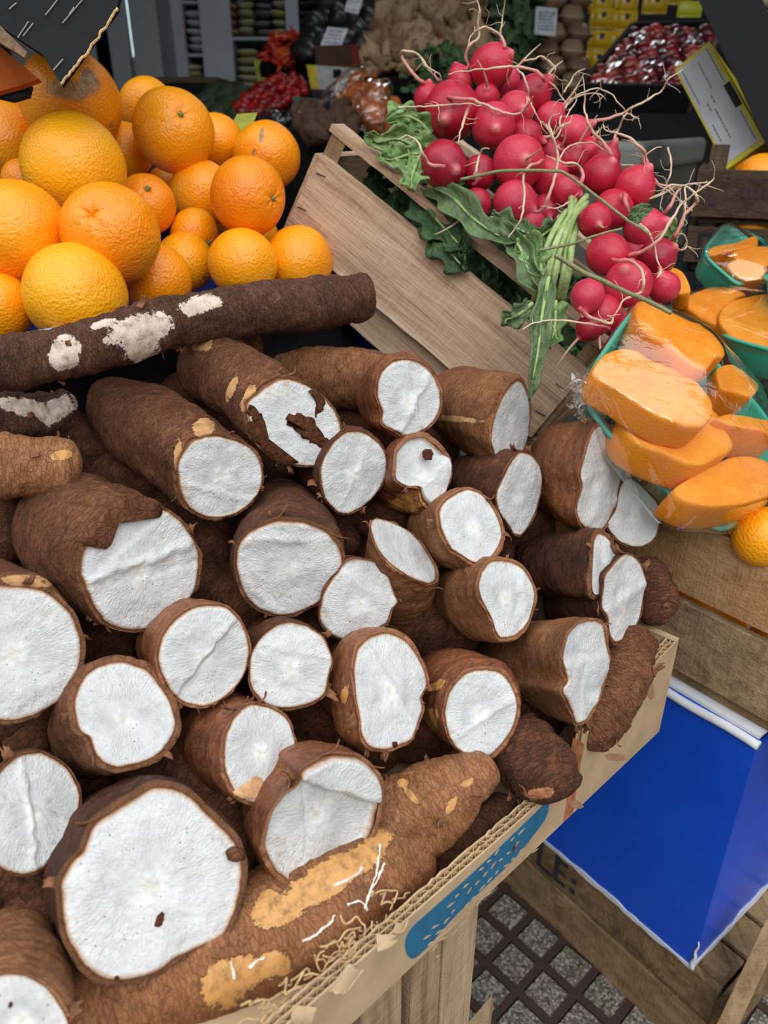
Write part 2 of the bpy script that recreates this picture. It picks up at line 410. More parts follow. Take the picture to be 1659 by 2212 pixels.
    for (x0, y0), (x1, y1), hh, ww in ridges:
        s0, s1 = zpts(fr, [(x0, y0), (x1, y1)]); dv = s1 - s0; l = np.hypot(*dv)
        dist = ((w_ - s0) @ np.array([-dv[1], dv[0]])) / l + 5 * fbm(np.concatenate([w_ / 22, w_[:, :1] * 0], 1), seed, 2)
        if ww > 0: h = h + hh * (sstep(dist / ww + .5) - .5)
        else: h = h + hh * np.exp(-(dist / ww) ** 2)
    h = h - .0016 * sstep((rad - .955) / .045); h[-NA:] = 0
    fv = fv + nl * (h * np.clip((1.02 - rad) * 12, .12, 1))[:, None]
    ff = [(0, 1 + i, 1 + (i + 1) % NA) for i in range(NA)] + [tuple(reversed(k)) for k in gridf(NA, NR + 1, True, 1)]
    mesh('cut_face', fv, ff, FLESH, root, True, True, {'rad': rad})
    # --- flaps of peel or soil lying over the face
    for nm, fp, off, m in flaps:
        pp = crom(zpts(fr, fp), max(24, len(fp) * 5)); pp = pp + (6.0 if nm == 'soil_patch' else 2.2) * np.stack([fbm(np.stack([pp[:, 0] / 7, pp[:, 1] / 7, pp[:, 0] * 0 + k], 1), k, 2) for k in (1, 2)], 1)
        c0 = pp.mean(0); rr = [c0[None] + (pp - c0) * t for t in (.02, .35, .7, 1)]
        vv = np.concatenate([plane_hit(r_, C_, n) for r_ in rr]); N = len(pp)
        hh = np.concatenate([np.full(N, off * k) for k in (1.0, .95, .8, .25)]) + .0006 * fbm(vv * 160, seed, 2)
        top = vv + n * (hh + .0008)[:, None]; bot = vv[-N:] - n * .001
        f2 = gridf(N, 4) + [(3 * N + i, 4 * N + i, 4 * N + (i + 1) % N, 3 * N + (i + 1) % N) for i in range(N)] + [tuple(range(N))]
        o = mesh(nm, np.concatenate([top, bot]), f2, m, root, True); fixn(o)
    spots = []
    for _ in range(flakes + 1):
        i = rng.randrange(NA); o = nrm([q[i, 0], q[i, 1], 0]); al = nrm([rng.uniform(-1, 1) * -o[1], rng.uniform(-1, 1) * o[0], -.8 + rng.random() * .8]) + o * .0
        spots.append((q[i] + [0, 0, .003 + .012 * rng.random()] + o * .0008, o, al))
    add_flakes(root, spots, rng)
    return root
def cassava_path(label, path, radii, mat='dry', patches=(), seed=0, nz=1.0, flakes=3, ends=(.12, .12), name='cassava_root', cat='cassava root', group=CASSAVA_GROUP, na=96, nv=90):
    """whole root along a bent centreline: path of (px, py, depth), radii in pixels"""
    NA, NV = na, nv; rng = random.Random(seed + 99)
    W = np.array([at(*p) for p in path]); RR = np.array([r * p[2] / F for r, p in zip(radii, path)])
    K = crom(np.concatenate([W, RR[:, None]], 1), NV, False); C_, rad = K[:, :3], np.maximum(K[:, 3], .002)
    axis = nrm(C_[-1] - C_[0]); X = nrm(np.cross([0, 0, 1.0], axis)); Y = np.cross(axis, X); R = np.stack([X, Y, axis], 1); O = C_[0]
    root = thing(name, label, cat, O, R, group)
    T = np.gradient(C_, axis=0); T /= np.linalg.norm(T, axis=1)[:, None]; tt = np.linspace(0, 1, NV); th = bump_angles(NA); rings = []
    for k in range(NV):
        r = rad[k]
        if tt[k] < ends[0]: r *= math.sqrt(max(.0, 1 - (1 - tt[k] / ends[0]) ** 2)) + .02
        if tt[k] > 1 - ends[1]: r *= math.sqrt(max(.0, 1 - (1 - (1 - tt[k]) / ends[1]) ** 2)) + .02
        u = nrm(X - T[k] * (X @ T[k])); v = np.cross(T[k], u)
        P = C_[k] + r * (np.cos(th)[:, None] * u + np.sin(th)[:, None] * v); pl = (P - O) @ R
        dsp = (.0036 * fbm(pl * 26 + seed * 2.3, 5, 2) + .0012 * fbm(pl * np.array([85, 85, 190]) + seed, 9, 3)) * nz
        P = P + (P - C_[k]) / (np.linalg.norm(P - C_[k], axis=1)[:, None] + 1e-9) * dsp[:, None] * min(1, r / rad[k] * 1.3)
        rings.append(P)
    V = np.concatenate(rings + [C_[:1], C_[-1:]]); n0 = NV * NA
    f = gridf(NA, NV) + [(n0, (i + 1) % NA, i) for i in range(NA)] + [(n0 + 1, n0 - NA + i, n0 - NA + (i + 1) % NA) for i in range(NA)]
    mesh('peel', V, f, PEEL[mat], root, True, False, {'patch': patch_attr(V, patches), 'rim': np.zeros(len(V))})
    Vl = (V - O) @ R; spots = []; Cl = (C_ - O) @ R; Tl = T @ R
    for _ in range(flakes):
        k = rng.randrange(6, NV - 6); i = rng.choice(range(NA)); p = Vl[k * NA + i]; o = nrm(p - Cl[k])
        spots.append((p, o, nrm(Tl[k] * rng.choice((-1, 1)) + np.cross(o, Tl[k]) * rng.uniform(-1, 1))))
    add_flakes(root, spots, rng, .011)
    return root
SOIL = simple('caked_soil', C(84, 50, 34), .95, .1, 260, .65, .0016, 420)
TANSTAIN = simple('tan_bruised_flesh', C(206, 160, 116), .6, .3, 140, .3)
FLAP = PEEL['dry']
cz = cassava
cz('thick brown cassava root with a pale cut end, uppermost large root on the left', '5', [(765,890),(800,820),(850,775),(920,762),(1000,775),(1070,805),(1115,850),(1137,920),(1130,985),(1095,1045),(1040,1090),(970,1117),(880,1110),(810,1065),(775,985)],
   (215, 850), .21, ((0, 1.03), (.3, 1.16), (.6, 1.12), (.85, .8), (1, .5)), -.015, seed=1, ridges=[((900,1000),(1010,1030),.0012,-8)], patches=[(440,925,26,24,20),(385,985,10,40,0)], flakes=4)
cz('cassava root with a deeply torn cut end and a brown peel flap hanging over it', 'A', [(345,470),(362,380),(400,320),(462,240),(540,188),(600,180),(700,197),(760,230),(815,290),(855,370),(862,440),(845,540),(800,620),(730,680),(640,720),(560,728),(480,705),(420,650),(385,580),(360,520)],
   (125, 1130), .135, ((0, 1.02), (.4, 1.1), (.8, 1.0), (1, .9)), .0, seed=2, ridges=[((360,560),(700,470),.004,14),((470,470),(760,370),.0028,-10),((470,430),(660,260),.003,10),((650,480),(860,420),-.003,12)], flaps=[('peel_flap', [(348,340),(400,268),(470,190),(560,140),(690,170),(690,235),(640,200),(560,195),(500,225),(470,260),(455,320),(480,355),(440,372),(390,360)], .002, FLAP)], flakes=6)
cz('cassava root with a broad wrinkled cut end below the uppermost large root', 'A', [(1018,400),(1035,340),(1090,290),(1170,255),(1260,250),(1350,268),(1420,305),(1465,360),(1482,420),(1470,490),(1430,560),(1370,610),(1290,645),(1220,662),(1160,650),(1100,620),(1050,560),(1025,490)],
   (600, 1105), .16, ((0, 1.02), (.4, 1.06), (1, .8)), .01, 'dark', seed=3, ridges=[((1050,330),(1400,330),.001,-8),((1040,480),(1150,600),.0014,-10)], flakes=4)
cz('large cassava root cut by the left frame edge, dimpled face with an orange stain', 'A', [(60,528),(180,545),(260,600),(320,670),(350,760),(352,850),(325,930),(270,1010),(190,1075),(100,1110),(20,1118),(-110,1085),(-220,1010),(-280,900),(-290,780),(-250,660),(-170,580),(-60,535)],
   (-50, 1300), .14, ((0, 1.03), (.4, 1.08), (1, .9)), -.01, seed=4, flakes=3, patches=[(60,1255,60,14,5)])
cz('cassava root whose cut end has a diagonal step and two dark specks', 'A', [(680,840),(700,750),(750,680),(820,630),(900,610),(970,620),(1030,665),(1070,740),(1083,820),(1065,900),(1020,970),(960,1025),(890,1052),(820,1045),(760,1010),(720,960),(690,900)],
   (375, 1380), .15, dd=0, mat='wet', seed=5, ridges=[((770,1000),(1010,680),-.0045,12)], flaps=[('soil_speck', [(812,838),(826,830),(838,836),(828,850)], .001, SOIL), ('soil_speck', [(842,846),(852,836),(856,842),(848,858)], .001, SOIL)], flakes=3)
cz('cassava root with a notched lower left rim and a yellowish heart', 'A', [(320,1030),(345,950),(400,890),(480,858),(560,860),(630,890),(690,950),(735,1020),(762,1100),(755,1160),(720,1220),(690,1260),(630,1290),(560,1310),(500,1315),(440,1290),(405,1240),(388,1185),(345,1155),(325,1090)],
   (185, 1580), .15, ((0, 1.08), (.3, 1.15), (1, .85)), .0, seed=6, ridges=[((380,1150),(760,1120),.002,60)], flakes=4)
cz('small round cassava end with concentric rings, between two larger white ends', 'A', [(1075,880),(1095,800),(1150,730),(1220,690),(1290,690),(1360,720),(1410,770),(1437,850),(1420,930),(1400,1000),(1350,1035),(1280,1055),(1210,1062),(1150,1045),(1105,1000),(1080,950)],
   (590, 1395), .15, dd=.01, mat='dark', seed=7, ridges=[((1210,800),(1340,830),.001,-7)], flakes=5)
cz('cassava root with a cracked cut end and a pointed right lip', '6', [(240,1090),(260,1020),(310,950),(350,905),(420,900),(490,925),(520,980),(540,1040),(555,1070),(530,1100),(510,1150),(470,1175),(420,1205),(360,1227),(300,1210),(255,1170),(238,1130)],
   (725, 1265), .14, dd=.022, mat='wet', seed=8, ridges=[((420,1000),(520,1060),.003,16)], flakes=3)
cz('cassava root with a tan bruise at the bottom of its oval cut end', 'A', [(968,1230),(980,1160),(1020,1090),(1070,1048),(1120,1042),(1180,1060),(1240,1100),(1270,1170),(1278,1250),(1260,1330),(1235,1400),(1190,1450),(1130,1470),(1070,1465),(1020,1430),(985,1360),(970,1300)],
   (385, 1560), .17, ((0, 1.03), (.3, 1.12), (1, .85)), .01, 'wet', seed=9, flaps=[('bruise', [(1010,1430),(1050,1380),(1100,1352),(1150,1375),(1180,1420),(1150,1450),(1080,1452)], .0003, TANSTAIN)], flakes=4)
cz('smooth greyish cassava cut end at the left edge with a small central crack', 'B', [(-60,330),(-40,200),(20,110),(90,60),(160,48),(230,70),(290,115),(335,180),(350,250),(330,340),(290,420),(230,500),(180,555),(110,580),(40,570),(-20,530),(-55,450)],
   (30, 1735), .15, dd=.02, mat='dark', seed=10, ridges=[((110,190),(125,330),.002,-7),((160,290),(220,310),.0025,10)], flakes=2)
cz('largest cassava root with a huge bulging white cut end at the lower left', 'B', [(258,680),(265,600),(310,520),(355,480),(400,370),(480,310),(580,250),(650,205),(710,195),(780,215),(850,265),(920,330),(990,400),(1030,460),(1050,540),(1048,640),(1020,750),(970,840),(900,885),(820,915),(750,950),(680,1000),(590,1035),(490,1045),(420,1025),(360,970),(300,880),(270,790)],
   (215, 1820), .18, ((0, 1.03), (.3, 1.06), (1, .75)), -.005, 'dark', seed=11, flaps=[('soil_crumb', [(662,795),(685,750),(705,742),(708,768),(690,798)], .002, SOIL), ('peel_flap', [(975,480),(1010,458),(1050,470),(1055,500),(1025,525),(990,520)], .002, FLAP), ('soil_crumb', [(497,1020),(510,1015),(513,1030),(500,1037)], .001, SOIL)], flakes=5)
cz('cassava root with a stepped two level cut end, lying on the long ochre root', 'B', [(1143,440),(1170,330),(1220,250),(1292,185),(1300,130),(1370,80),(1450,58),(1540,65),(1610,120),(1643,200),(1635,310),(1605,410),(1550,490),(1480,545),(1380,595),(1290,620),(1230,605),(1180,550),(1150,490)],
   (590, 1690), .17, ((0, 1.04), (.3, 1.1), (1, .85)), -.005, 'wet', seed=12, ridges=[((1290,165),(1480,225),-.008,14),((1480,225),(1640,270),-.004,18),((1335,290),(1345,440),-.0015,-4)], flakes=6)
cz('cassava root with a dome of brown peel in the bottom left corner', 'B', [(0,1012),(80,1010),(160,1040),(220,1090),(265,1160),(290,1200),(295,1260),(270,1400),(150,1480),(0,1480),(-120,1400),(-160,1260),(-140,1120),(-80,1035)],
   (25, 2020), .13, ((0, 1.02), (.4, 1.05), (1, .95)), -.02, 'tan', seed=13, flaps=[('soil_speck', [(38,1135),(48,1130),(52,1145),(42,1152)], .001, SOIL)], flakes=1)
cz('cassava root with a tall speckled cut end and torn right rim, mid front row', 'C', [(318,270),(330,200),(380,150),(450,125),(520,150),(570,200),(610,270),(625,340),(600,400),(605,450),(580,530),(555,580),(500,605),(430,620),(380,605),(350,560),(340,480),(325,400),(320,330)],
   (735, 1465), .16, ((0, 1.03), (.3, 1.1), (1, .85)), .0, 'wet', seed=14, ridges=[((400,230),(440,300),.0015,-9)], patches=[(745,1500,8,22,15)], flaps=[('soil_speck', [(480,588),(492,580),(496,600),(484,606)], .001, SOIL)], flakes=6)
cz('glossy orange brown cassava root with an oval cut end, right in the front row', 'C', [(697,460),(710,390),(750,330),(800,290),(880,280),(940,300),(985,370),(1000,440),(985,520),(940,590),(890,640),(830,660),(780,640),(730,590),(705,530)],
   (955, 1465), .15, ((0, 1.03), (.15, 1.12), (.5, 1.15), (1, .85)), .005, 'wet', seed=15, ridges=[((760,560),(930,440),.0012,-8)], patches=[(925,1560,22,34,0),(945,1480,20,10,-40)], flakes=4)
cz('thick tan cassava root with a jagged hollow cut end beside the cardboard box rim', 'C', [(1195,220),(1215,140),(1260,90),(1310,78),(1360,95),(1375,170),(1380,250),(1360,330),(1330,420),(1290,490),(1245,512),(1230,470),(1210,420),(1185,370),(1205,330),(1195,270)],
   (1065, 1415), .2, ((0, 1.02), (.4, 1.02), (1, .85)), -.01, 'tan', seed=16, nz=.6, ridges=[((1230,250),(1370,220),.004,26),((1270,150),(1300,420),-.003,-14)], flakes=4)
cz('tan cassava root with a smooth slanting white cut, under the short round one', '6', [(875,1000),(890,945),(930,905),(990,905),(1040,925),(1080,980),(1097,1040),(1085,1110),(1060,1170),(1020,1205),(970,1215),(945,1190),(930,1140),(905,1090),(885,1050)],
   (975, 1290), .13, ((0, 1.04), (.4, 1.12), (1, .9)), -.005, 'tan', seed=17, nz=.7, ridges=[((1030,920),(1050,1180),-.003,16)], flakes=2)
cz('dark cassava root lying sideways with a narrow white sliver of cut end', '6', [(1335,830),(1355,795),(1385,810),(1410,850),(1425,920),(1425,1000),(1405,1045),(1375,1065),(1365,1045),(1332,1030),(1330,930)],
   (1140, 1215), .145, ((0, 1.12), (.3, 1.2), (.7, 1.15), (1, .9)), -.01, 'dark', seed=18, ridges=[((1385,810),(1375,1060),-.002,14)], flakes=4)
cz('thin cassava slice end with a ragged left edge, behind the dark sideways root', '6', [(1380,960),(1440,890),(1480,880),(1515,910),(1538,970),(1530,1060),(1510,1150),(1470,1210),(1420,1232),(1400,1200),(1385,1130),(1365,1085),(1372,1020)],
   (1215, 1310), .14, dd=.012, mat='dark', seed=19, ridges=[((1400,1100),(1530,1000),.002,-12)], flakes=3)
cz('fat short cassava root with a tall rough cut end beside the squash tray', '6', [(1320,410),(1340,375),(1380,350),(1410,370),(1435,430),(1450,510),(1445,600),(1430,680),(1400,740),(1360,785),(1310,780),(1275,750),(1268,690),(1285,620),(1280,560),(1300,480)],
   (1190, 1015), .13, ((0, 1.02), (.3, 1.1), (.7, 1.05), (1, .85)), -.035, 'wet', seed=20, ridges=[((1340,560),(1430,520),.0015,-12)], flakes=3)
cz('greyish cassava end in the shade right under the squash tray', '6', [(1385,760),(1420,700),(1440,600),(1480,575),(1540,620),(1590,680),(1605,720),(1590,780),(1575,820),(1520,850),(1450,840),(1405,800)],
   (1310, 1080), .12, dd=.015, mat='dark', seed=21, flakes=2)
cz('dark skinned cassava root with a long oval cut end behind the short round one', '6', [(945,640),(965,590),(1000,520),(1040,475),(1085,485),(1120,530),(1128,600),(1115,670),(1090,740),(1050,800),(1020,800),(990,760),(960,720),(948,680)],
   (1000, 1040), .14, dd=-.012, mat='dark', seed=22, flakes=4)
cz('brown cassava root with a narrow upright oval cut end, nearest the radish crate', '6', [(925,430),(935,350),(955,290),(985,230),(1030,187),(1060,215),(1078,280),(1078,360),(1065,440),(1030,510),(985,545),(955,535),(940,490)],
   (965, 865), .13, ((0, 1.02), (.3, 1.08), (1, .95)), -.02, 'tan', seed=23, patches=[(985,905,60,7,5)], flakes=5)
cz('topmost cassava root with a round cut end split by a brown crack', '6', [(470,250),(475,180),(510,125),(570,103),(640,115),(690,160),(722,230),(718,310),(680,370),(630,400),(580,410),(540,390),(490,360),(490,310)],
   (830, 850), .09, ((0, 1.02), (.08, 1.14), (.5, 1.15), (1, .8)), -.045, 'wet', seed=24, nz=.6, ridges=[((600,130),(640,400),.003,8),((560,400),(600,320),.002,-8)], flaps=[('bruise', [(572,400),(590,340),(612,290),(618,300),(604,350),(600,395),(588,408)], .0002, TANSTAIN)], flakes=2)
cz('small cassava root with a stained roundish cut end below the soil smeared one', '6', [(243,570),(255,500),(300,430),(350,393),(420,395),(480,440),(508,500),(500,580),(460,650),(400,700),(345,722),(300,705),(260,650)],
   (690, 990), .14, dd=.0, mat='dark', seed=25, ridges=[((320,690),(430,450),.001,-8)], flakes=4)
cz('knobbly cassava root whose cut end is smeared with dark soil', '5', [(1060,640),(1110,580),(1180,530),(1240,515),(1330,545),(1410,610),(1460,680),(1475,760),(1440,840),(1380,890),(1300,895),(1220,880),(1150,830),(1090,760)],
   (435, 775), .17, ((0, 1.02), (.3, .98), (.6, .88), (.8, .98), (1, .8)), -.03, 'dry', seed=26, bend=(0.004, .008),
   flaps=[('soil_patch', [(1065,660),(1110,640),(1150,700),(1130,760),(1170,800),(1230,840),(1290,880),(1220,885),(1150,840),(1085,760)], .0015, SOIL), ('soil_patch', [(1230,690),(1290,665),(1350,690),(1400,760),(1440,800),(1440,840),(1380,810),(1330,790),(1280,750)], .0015, SOIL), ('soil_patch', [(1340,560),(1400,610),(1380,650),(1360,680),(1370,620)], .001, SOIL)],
   patches=[(430,735,30,24,30),(535,860,12,34,25),(500,840,10,30,20)], flakes=7)
cz('short cassava root with a chipped two sided cut end and a dark soil crumb', '6', [(545,540),(555,470),(600,420),(660,410),(710,450),(750,500),(757,560),(740,620),(715,680),(690,700),(650,660),(635,612),(590,605),(550,580)],
   (850, 1055), .11, ((0, 1.1), (.25, 1.25), (1, .9)), .0, 'wet', seed=27, ridges=[((640,600),(740,490),.011,14)], patches=[(880,1085,50,22,-20)], flaps=[('soil_crumb', [(652,475),(668,462),(688,470),(684,500),(660,503)], .0015, SOIL)], flakes=4)
cz('short round ended cassava root at the centre right with a clean white disc', '6', [(715,700),(760,650),(820,622),(880,635),(930,690),(960,760),(968,810),(950,860),(915,900),(860,915),(800,880),(760,850),(730,790)],
   (930, 1150), .11, ((0, 1.05), (.3, 1.1), (1, .9)), -.015, 'tan', seed=28, flakes=3)
cz('upright cassava root with a long slanting white cut facing up', '6', [(443,770),(460,735),(520,748),(590,780),(640,830),(680,890),(705,950),(700,985),(670,997),(610,975),(560,945),(510,905),(470,850)],
   (845, 1330), .125, ((0, 1.02), (.4, 1.1), (1, .9)), .0, 'tan', seed=29, patches=[(855,1222,26,14,35)], flakes=3)
# whole roots and bodies whose cut ends point away
cp = cassava_path
cp('long cassava stick with white peeled patches lying across the back of the pile', [(-70,800,.555),(60,778,.58),(160,755,.60),(280,724,.63),(420,688,.67),(560,668,.71),(680,655,.745),(800,640,.77)], [54,56,52,52,54,57,58,50], 'bare', [(140,763,36,38,0),(300,712,75,34,-15),(430,660,48,22,-12),(300,745,45,36,10),(220,700,30,10,-20)], 40, 1.2, 9, (.05, .02))
cp('brown cassava root behind the round ended one, rounded tail towards the orange pile', [(582,812,.80),(640,815,.79),(720,815,.775),(800,825,.765),(890,850,.76)], [30,58,66,68,62], 'tan', (), 41, .8, 5, (.12, .1))
cp('blunt root end behind the knobbly soil smeared root', [(470,720,.79),(505,745,.765),(530,780,.75)], [44,56,50], 'dry', (), 42, .8, 0, (.3, .3))
cp('broken root stub with stripped white skin at the left edge', [(-60,890,.62),(20,900,.63),(100,890,.645),(165,860,.66)], [58,55,46,28], 'bare', [(50,878,62,20,10),(125,885,44,24,-35)], 43, 1.5, 8, (.1, .1))
cp('rounded orange brown root end at the left edge above the torn one', [(-70,1010,.575),(20,1008,.585),(110,1005,.60),(178,1010,.61)], [62,64,62,48], 'ochre', [(130,985,26,12,-10)], 44, 1.1, 6, (.1, .22))
cp('thin reddish root sliver tucked behind the uppermost large root', [(270,832,.80),(330,825,.80),(390,828,.80)], [14,18,18], 'dry', (), 45, .5, 1)
cp("long thick ochre brown cassava root lying along the front rim of the box", [(80,2260,.43),(250,2165,.445),(430,2085,.462),(600,2000,.482),(740,1920,.505),(850,1850,.527),(915,1800,.543)], [100,122,130,128,122,100,70], "ochre", [(700,1905,150,40,-33),(800,1840,70,28,-45),(590,1965,50,40,-30),(500,2120,80,52,-35),(590,2085,40,32,-20)], 46, .7, 5, (.05, .14))
cp('stubby brown cassava root with ochre streaks pointing to the notch in the box rim', [(800,1810,.53),(870,1775,.535),(950,1725,.535),(1030,1675,.54),(1068,1650,.545)], [90,98,86,54,26], 'ochre', [(890,1720,26,8,50),(975,1740,8,22,30),(1010,1690,18,8,-30),(870,1690,14,10,0)], 47, 1.0, 5, (.1, .1))
cp('dark mouldy root end wedged into the notch of the cardboard box', [(1090,1600,.60),(1140,1640,.585),(1180,1690,.57),(1195,1735,.565)], [70,84,78,50], 'dark', [(1165,1715,30,14,-10)], 48, 1.3, 4, (.15, .25))
cp('dark reddish root low in the box behind the rim print', [(880,1960,.53),(960,1870,.548),(1050,1790,.57),(1110,1740,.585)], [46,60,58,44], 'dark', (), 49, 1.2, 4, (.1, .1))
cp('brown root running down inside the right corner of the box', [(1255,1600,.60),(1310,1530,.625),(1355,1440,.655),(1385,1360,.675)], [50,58,56,46], 'dry', (), 50, 1.3, 6, (.1, .1))
cp('dark root tail sticking out at the right behind the thin slice end', [(1380,1220,.73),(1405,1250,.715),(1418,1300,.705),(1400,1350,.70)], [34,44,40,26], 'dark', (), 51, 1.2, 3, (.15, .2))

def dark_gap_fill():
    """roots lying deeper in the pile, seen as dark brown between the front ones"""
    from mathutils.bvhtree import BVHTree
    tr = []
    def tree(root):
        for ch in root.children:
            if ch.name.startswith(('peel', 'cut_face')) and not ch.name.startswith('peel_f'):
                M = WM[root]; n = len(ch.data.vertices); a = np.empty(n * 3); ch.data.vertices.foreach_get('co', a); V = a.reshape(-1, 3) @ M[:3, :3].T + M[:3, 3]
                tr.append(BVHTree.FromPolygons(V.tolist(), [tuple(p.vertices) for p in ch.data.polygons]))
    for o in list(COL.objects):
        if o.name.startswith('cassava_root'): tree(o)
    poly = [(-20, 900), (160, 850), (420, 830), (560, 900), (900, 870), (1180, 960), (1340, 1150), (1370, 1330), (1230, 1570), (1060, 1640), (820, 1700), (560, 1900), (160, 2150), (-20, 2212)]
    P = np.array(poly, float); k = 0
    for y in range(840, 2212, 26):
        for x in range(-10, 1400, 26):
            ins = False
            for (ax, ay), (bx, by) in zip(P, np.roll(P, -1, 0)):
                if (ay > y) != (by > y) and x < (bx - ax) * (y - ay) / (by - ay) + ax: ins = not ins
            if not ins: continue
            d = pile_depth(x, y) + (.10 if y < 1700 else .045); r = ray(x, y); L = d * np.linalg.norm(r)
            if any(t.ray_cast(Vector(CAM), Vector(nrm(r)), L + .05)[0] is not None for t in tr): continue
            rp = 62 + 10 * math.sin(k * 2.1); c = at(x, y, d); q = c + azd(-44 + 8 * math.sin(k), -6) * .15; qx, qy, qd = proj(q)
            o = cassava_path('dark brown root deep in the pile, seen only through a gap between white cut ends', [(x, y, d), ((x + qx) / 2, (y + qy) / 2, (d + qd) / 2), (qx, qy, qd)], [rp * .9, rp, rp * .8], 'dark', (), 200 + k, .8, 0, (.25, .2), group='roots in the dark gaps of the pile', na=32, nv=24)
            tree(o); k += 1
dark_gap_fill()

def on_surface(root, pts):
    from mathutils.bvhtree import BVHTree
    ch = root.children[0]; M = WM[root]; V = np.array([v.co[:] for v in ch.data.vertices]) @ M[:3, :3].T + M[:3, 3]
    t = BVHTree.FromPolygons(V.tolist(), [tuple(p.vertices) for p in ch.data.polygons]); out = []
    for x, y in pts:
        h = t.ray_cast(Vector(CAM), Vector(nrm(ray(x, y))))
        if h[0] is not None: out.append(np.array(h[0]))
    return out
LATEX = simple('dried_white_latex', C(228, 220, 208), .6, .3, 300, .15)
_lr = [o for o in COL.objects if o.get('label', '').startswith('long thick ochre')][0]
for fr, pts in (('C', [(545,930),(520,940),(490,945)]), ('C', [(445,1090),(428,1130),(412,1165),(388,1200),(378,1240),(362,1275)]), ('C', [(240,1305),(215,1340),(185,1365),(150,1395),(110,1412)]), ('C', [(355,1110),(310,1145),(240,1185)]), ('B', [(1640,450),(1625,560),(1600,650),(1580,720)]), ('B', [(1520,590),(1440,625)]), ('B', [(1440,765),(1390,820),(1310,865)]), ('B', [(1140,930),(1075,985)]), ('B', [(995,950),(1010,1030)]), ('C', [(290,1260),(340,1250),(372,1280)])):
    p = crom(zpts(fr, pts), 40, False); p = p + 2.5 * np.stack([fbm(np.stack([p[:, 0] / 9, p[:, 1] / 9, p[:, 0] * 0 + k], 1), k, 2) for k in (1, 2)], 1); S = on_surface(_lr, p)
    if len(S) > 6: b = MB(); b.tube(np.array(S), np.abs(.00055 * (1 + fbm(np.array(S) * 300, 2, 2))) + .0002, 6); b.build('white_latex_crack', LATEX, _lr, True)
# ---------------------------------------------------------------- cardboard box of the cassava
KRAFT = simple('kraft_cardboard', C(188, 160, 126), .8, .2, 25, .14, .0003, 300)
KRAFT_D = simple('kraft_cardboard_flutes', C(196, 162, 118), .8, .2, 90, .3)
KRAFT_R = simple('torn_reddish_board_edge', C(172, 110, 74), .85, .1, 120, .4)
PRINT = simple('blue_box_print', C(44, 104, 138), .7, .2, 60, .18)
K0 = np.array([.27, .57, 0]); EA = azd(223); EB = azd(-47)      # along the front edge to the near left; to the back
box_ = thing('cardboard_box', 'open kraft cardboard box with a torn corrugated rim and blue print, holding the cassava', 'cardboard box', K0 + EA * .3 + EB * .2 + Z3 * .72)
def zb(u): return .718 + .155 * u                             # the bottom edge sags to the right
def zt(u): return .829 if u < .168 else (.797 + (u - .185) * .155)
TK = .0095
def front_panel(u0, u1, name):
    b = MB(); N = max(2, int((u1 - u0) / .02)); us = np.linspace(u0, u1, N); rng = random.Random(int(u0 * 100))
    for k, (o0, o1) in enumerate(((0, .0012), (TK / 2 - .0004, TK / 2 + .0004), (TK - .0012, TK))):
        fin = np.linspace(u0, u1, N * 5); rows = []
        for u in fin:
            z1 = zt(u) + (rng.uniform(-.0012, .0012) if k else 0); c = K0 + EA * u
            rows.append([c + EB * o0 + Z3 * zb(u), c + EB * o1 + Z3 * zb(u), c + EB * o1 + Z3 * z1, c + EB * o0 + Z3 * z1])
        V = np.array(rows).reshape(-1, 3); f = gridf(4, len(fin)) + [(0, 1, 2, 3), tuple(range(len(V) - 4, len(V)))]
        b.add(V, f)
    o = b.build(name, KRAFT, box_)
    fl = MB()
    for k in (0, 1):                                            # two layers of flutes
        lo, hi = (.0012, TK / 2 - .0004) if k == 0 else (TK / 2 + .0004, TK - .0012)
        per = .0088 if k == 0 else .0078; us = np.arange(u0, u1, per / 10); V = []
        for u in us:
            ph = u / per * 2 * math.pi + fbm(np.array([[u * 30, k, 0]]), 3)[0] * .8
            off = (lo + hi) / 2 + (hi - lo) / 2 * math.sin(ph); c = K0 + EA * u + EB * off
            top = zt(u) - .0006 + .0012 * fbm(np.array([[u * 200, k, 0]]), 5)[0]
            V += [c + Z3 * (top - .03), c + Z3 * top, c + Z3 * top + EB * .0004, c + Z3 * (top - .03) + EB * .0004]
        fl.add(np.array(V), gridf(4, len(us)))
    fl.build('corrugation', KRAFT_D, o)
    return o
pr = front_panel(0.0, .168, 'front_panel')
pl = front_panel(.184, .76, 'torn_front_panel'); pl['label'] = 'lower torn part of the front panel with blue print'
b = MB(); V = []                                                # bridge of board below the notch
nt = [(.168, .82), (.171, .80), (.175, .775), (.180, .770), (.184, .79)]
for u, z in nt: c = K0 + EA * u; V += [c + Z3 * zb(u), c + EB * TK + Z3 * zb(u), c + EB * TK + Z3 * z, c + Z3 * z]
b.add(np.array(V), gridf(4, len(nt)) + [(0, 1, 2, 3), (16, 17, 18, 19)]); b.build('notched_board', KRAFT_R, box_)
MB().box(K0, EA, EB, Z3, 0, .006, TK, .42, .72, .829).box(K0, EA, EB, Z3, -.0005, .0065, .0, .42, .8285, .83).build('end_panel', KRAFT, box_)
MB().box(K0, EA, EB, Z3, .755, .761, TK, .42, .83, .89).build('end_panel', KRAFT, box_)
MB().box(K0, EA, EB, Z3, 0, .76, .414, .42, .72, .86).build('back_panel', KRAFT, box_)
c = [K0 + EA * u + EB * v + Z3 * (zb(u) + dz) for dz in (0, .005) for u, v in ((.004, .008), (.755, .008), (.755, .415), (.004, .415))]
MB().hexa(c).build('bottom_panel', KRAFT, box_)
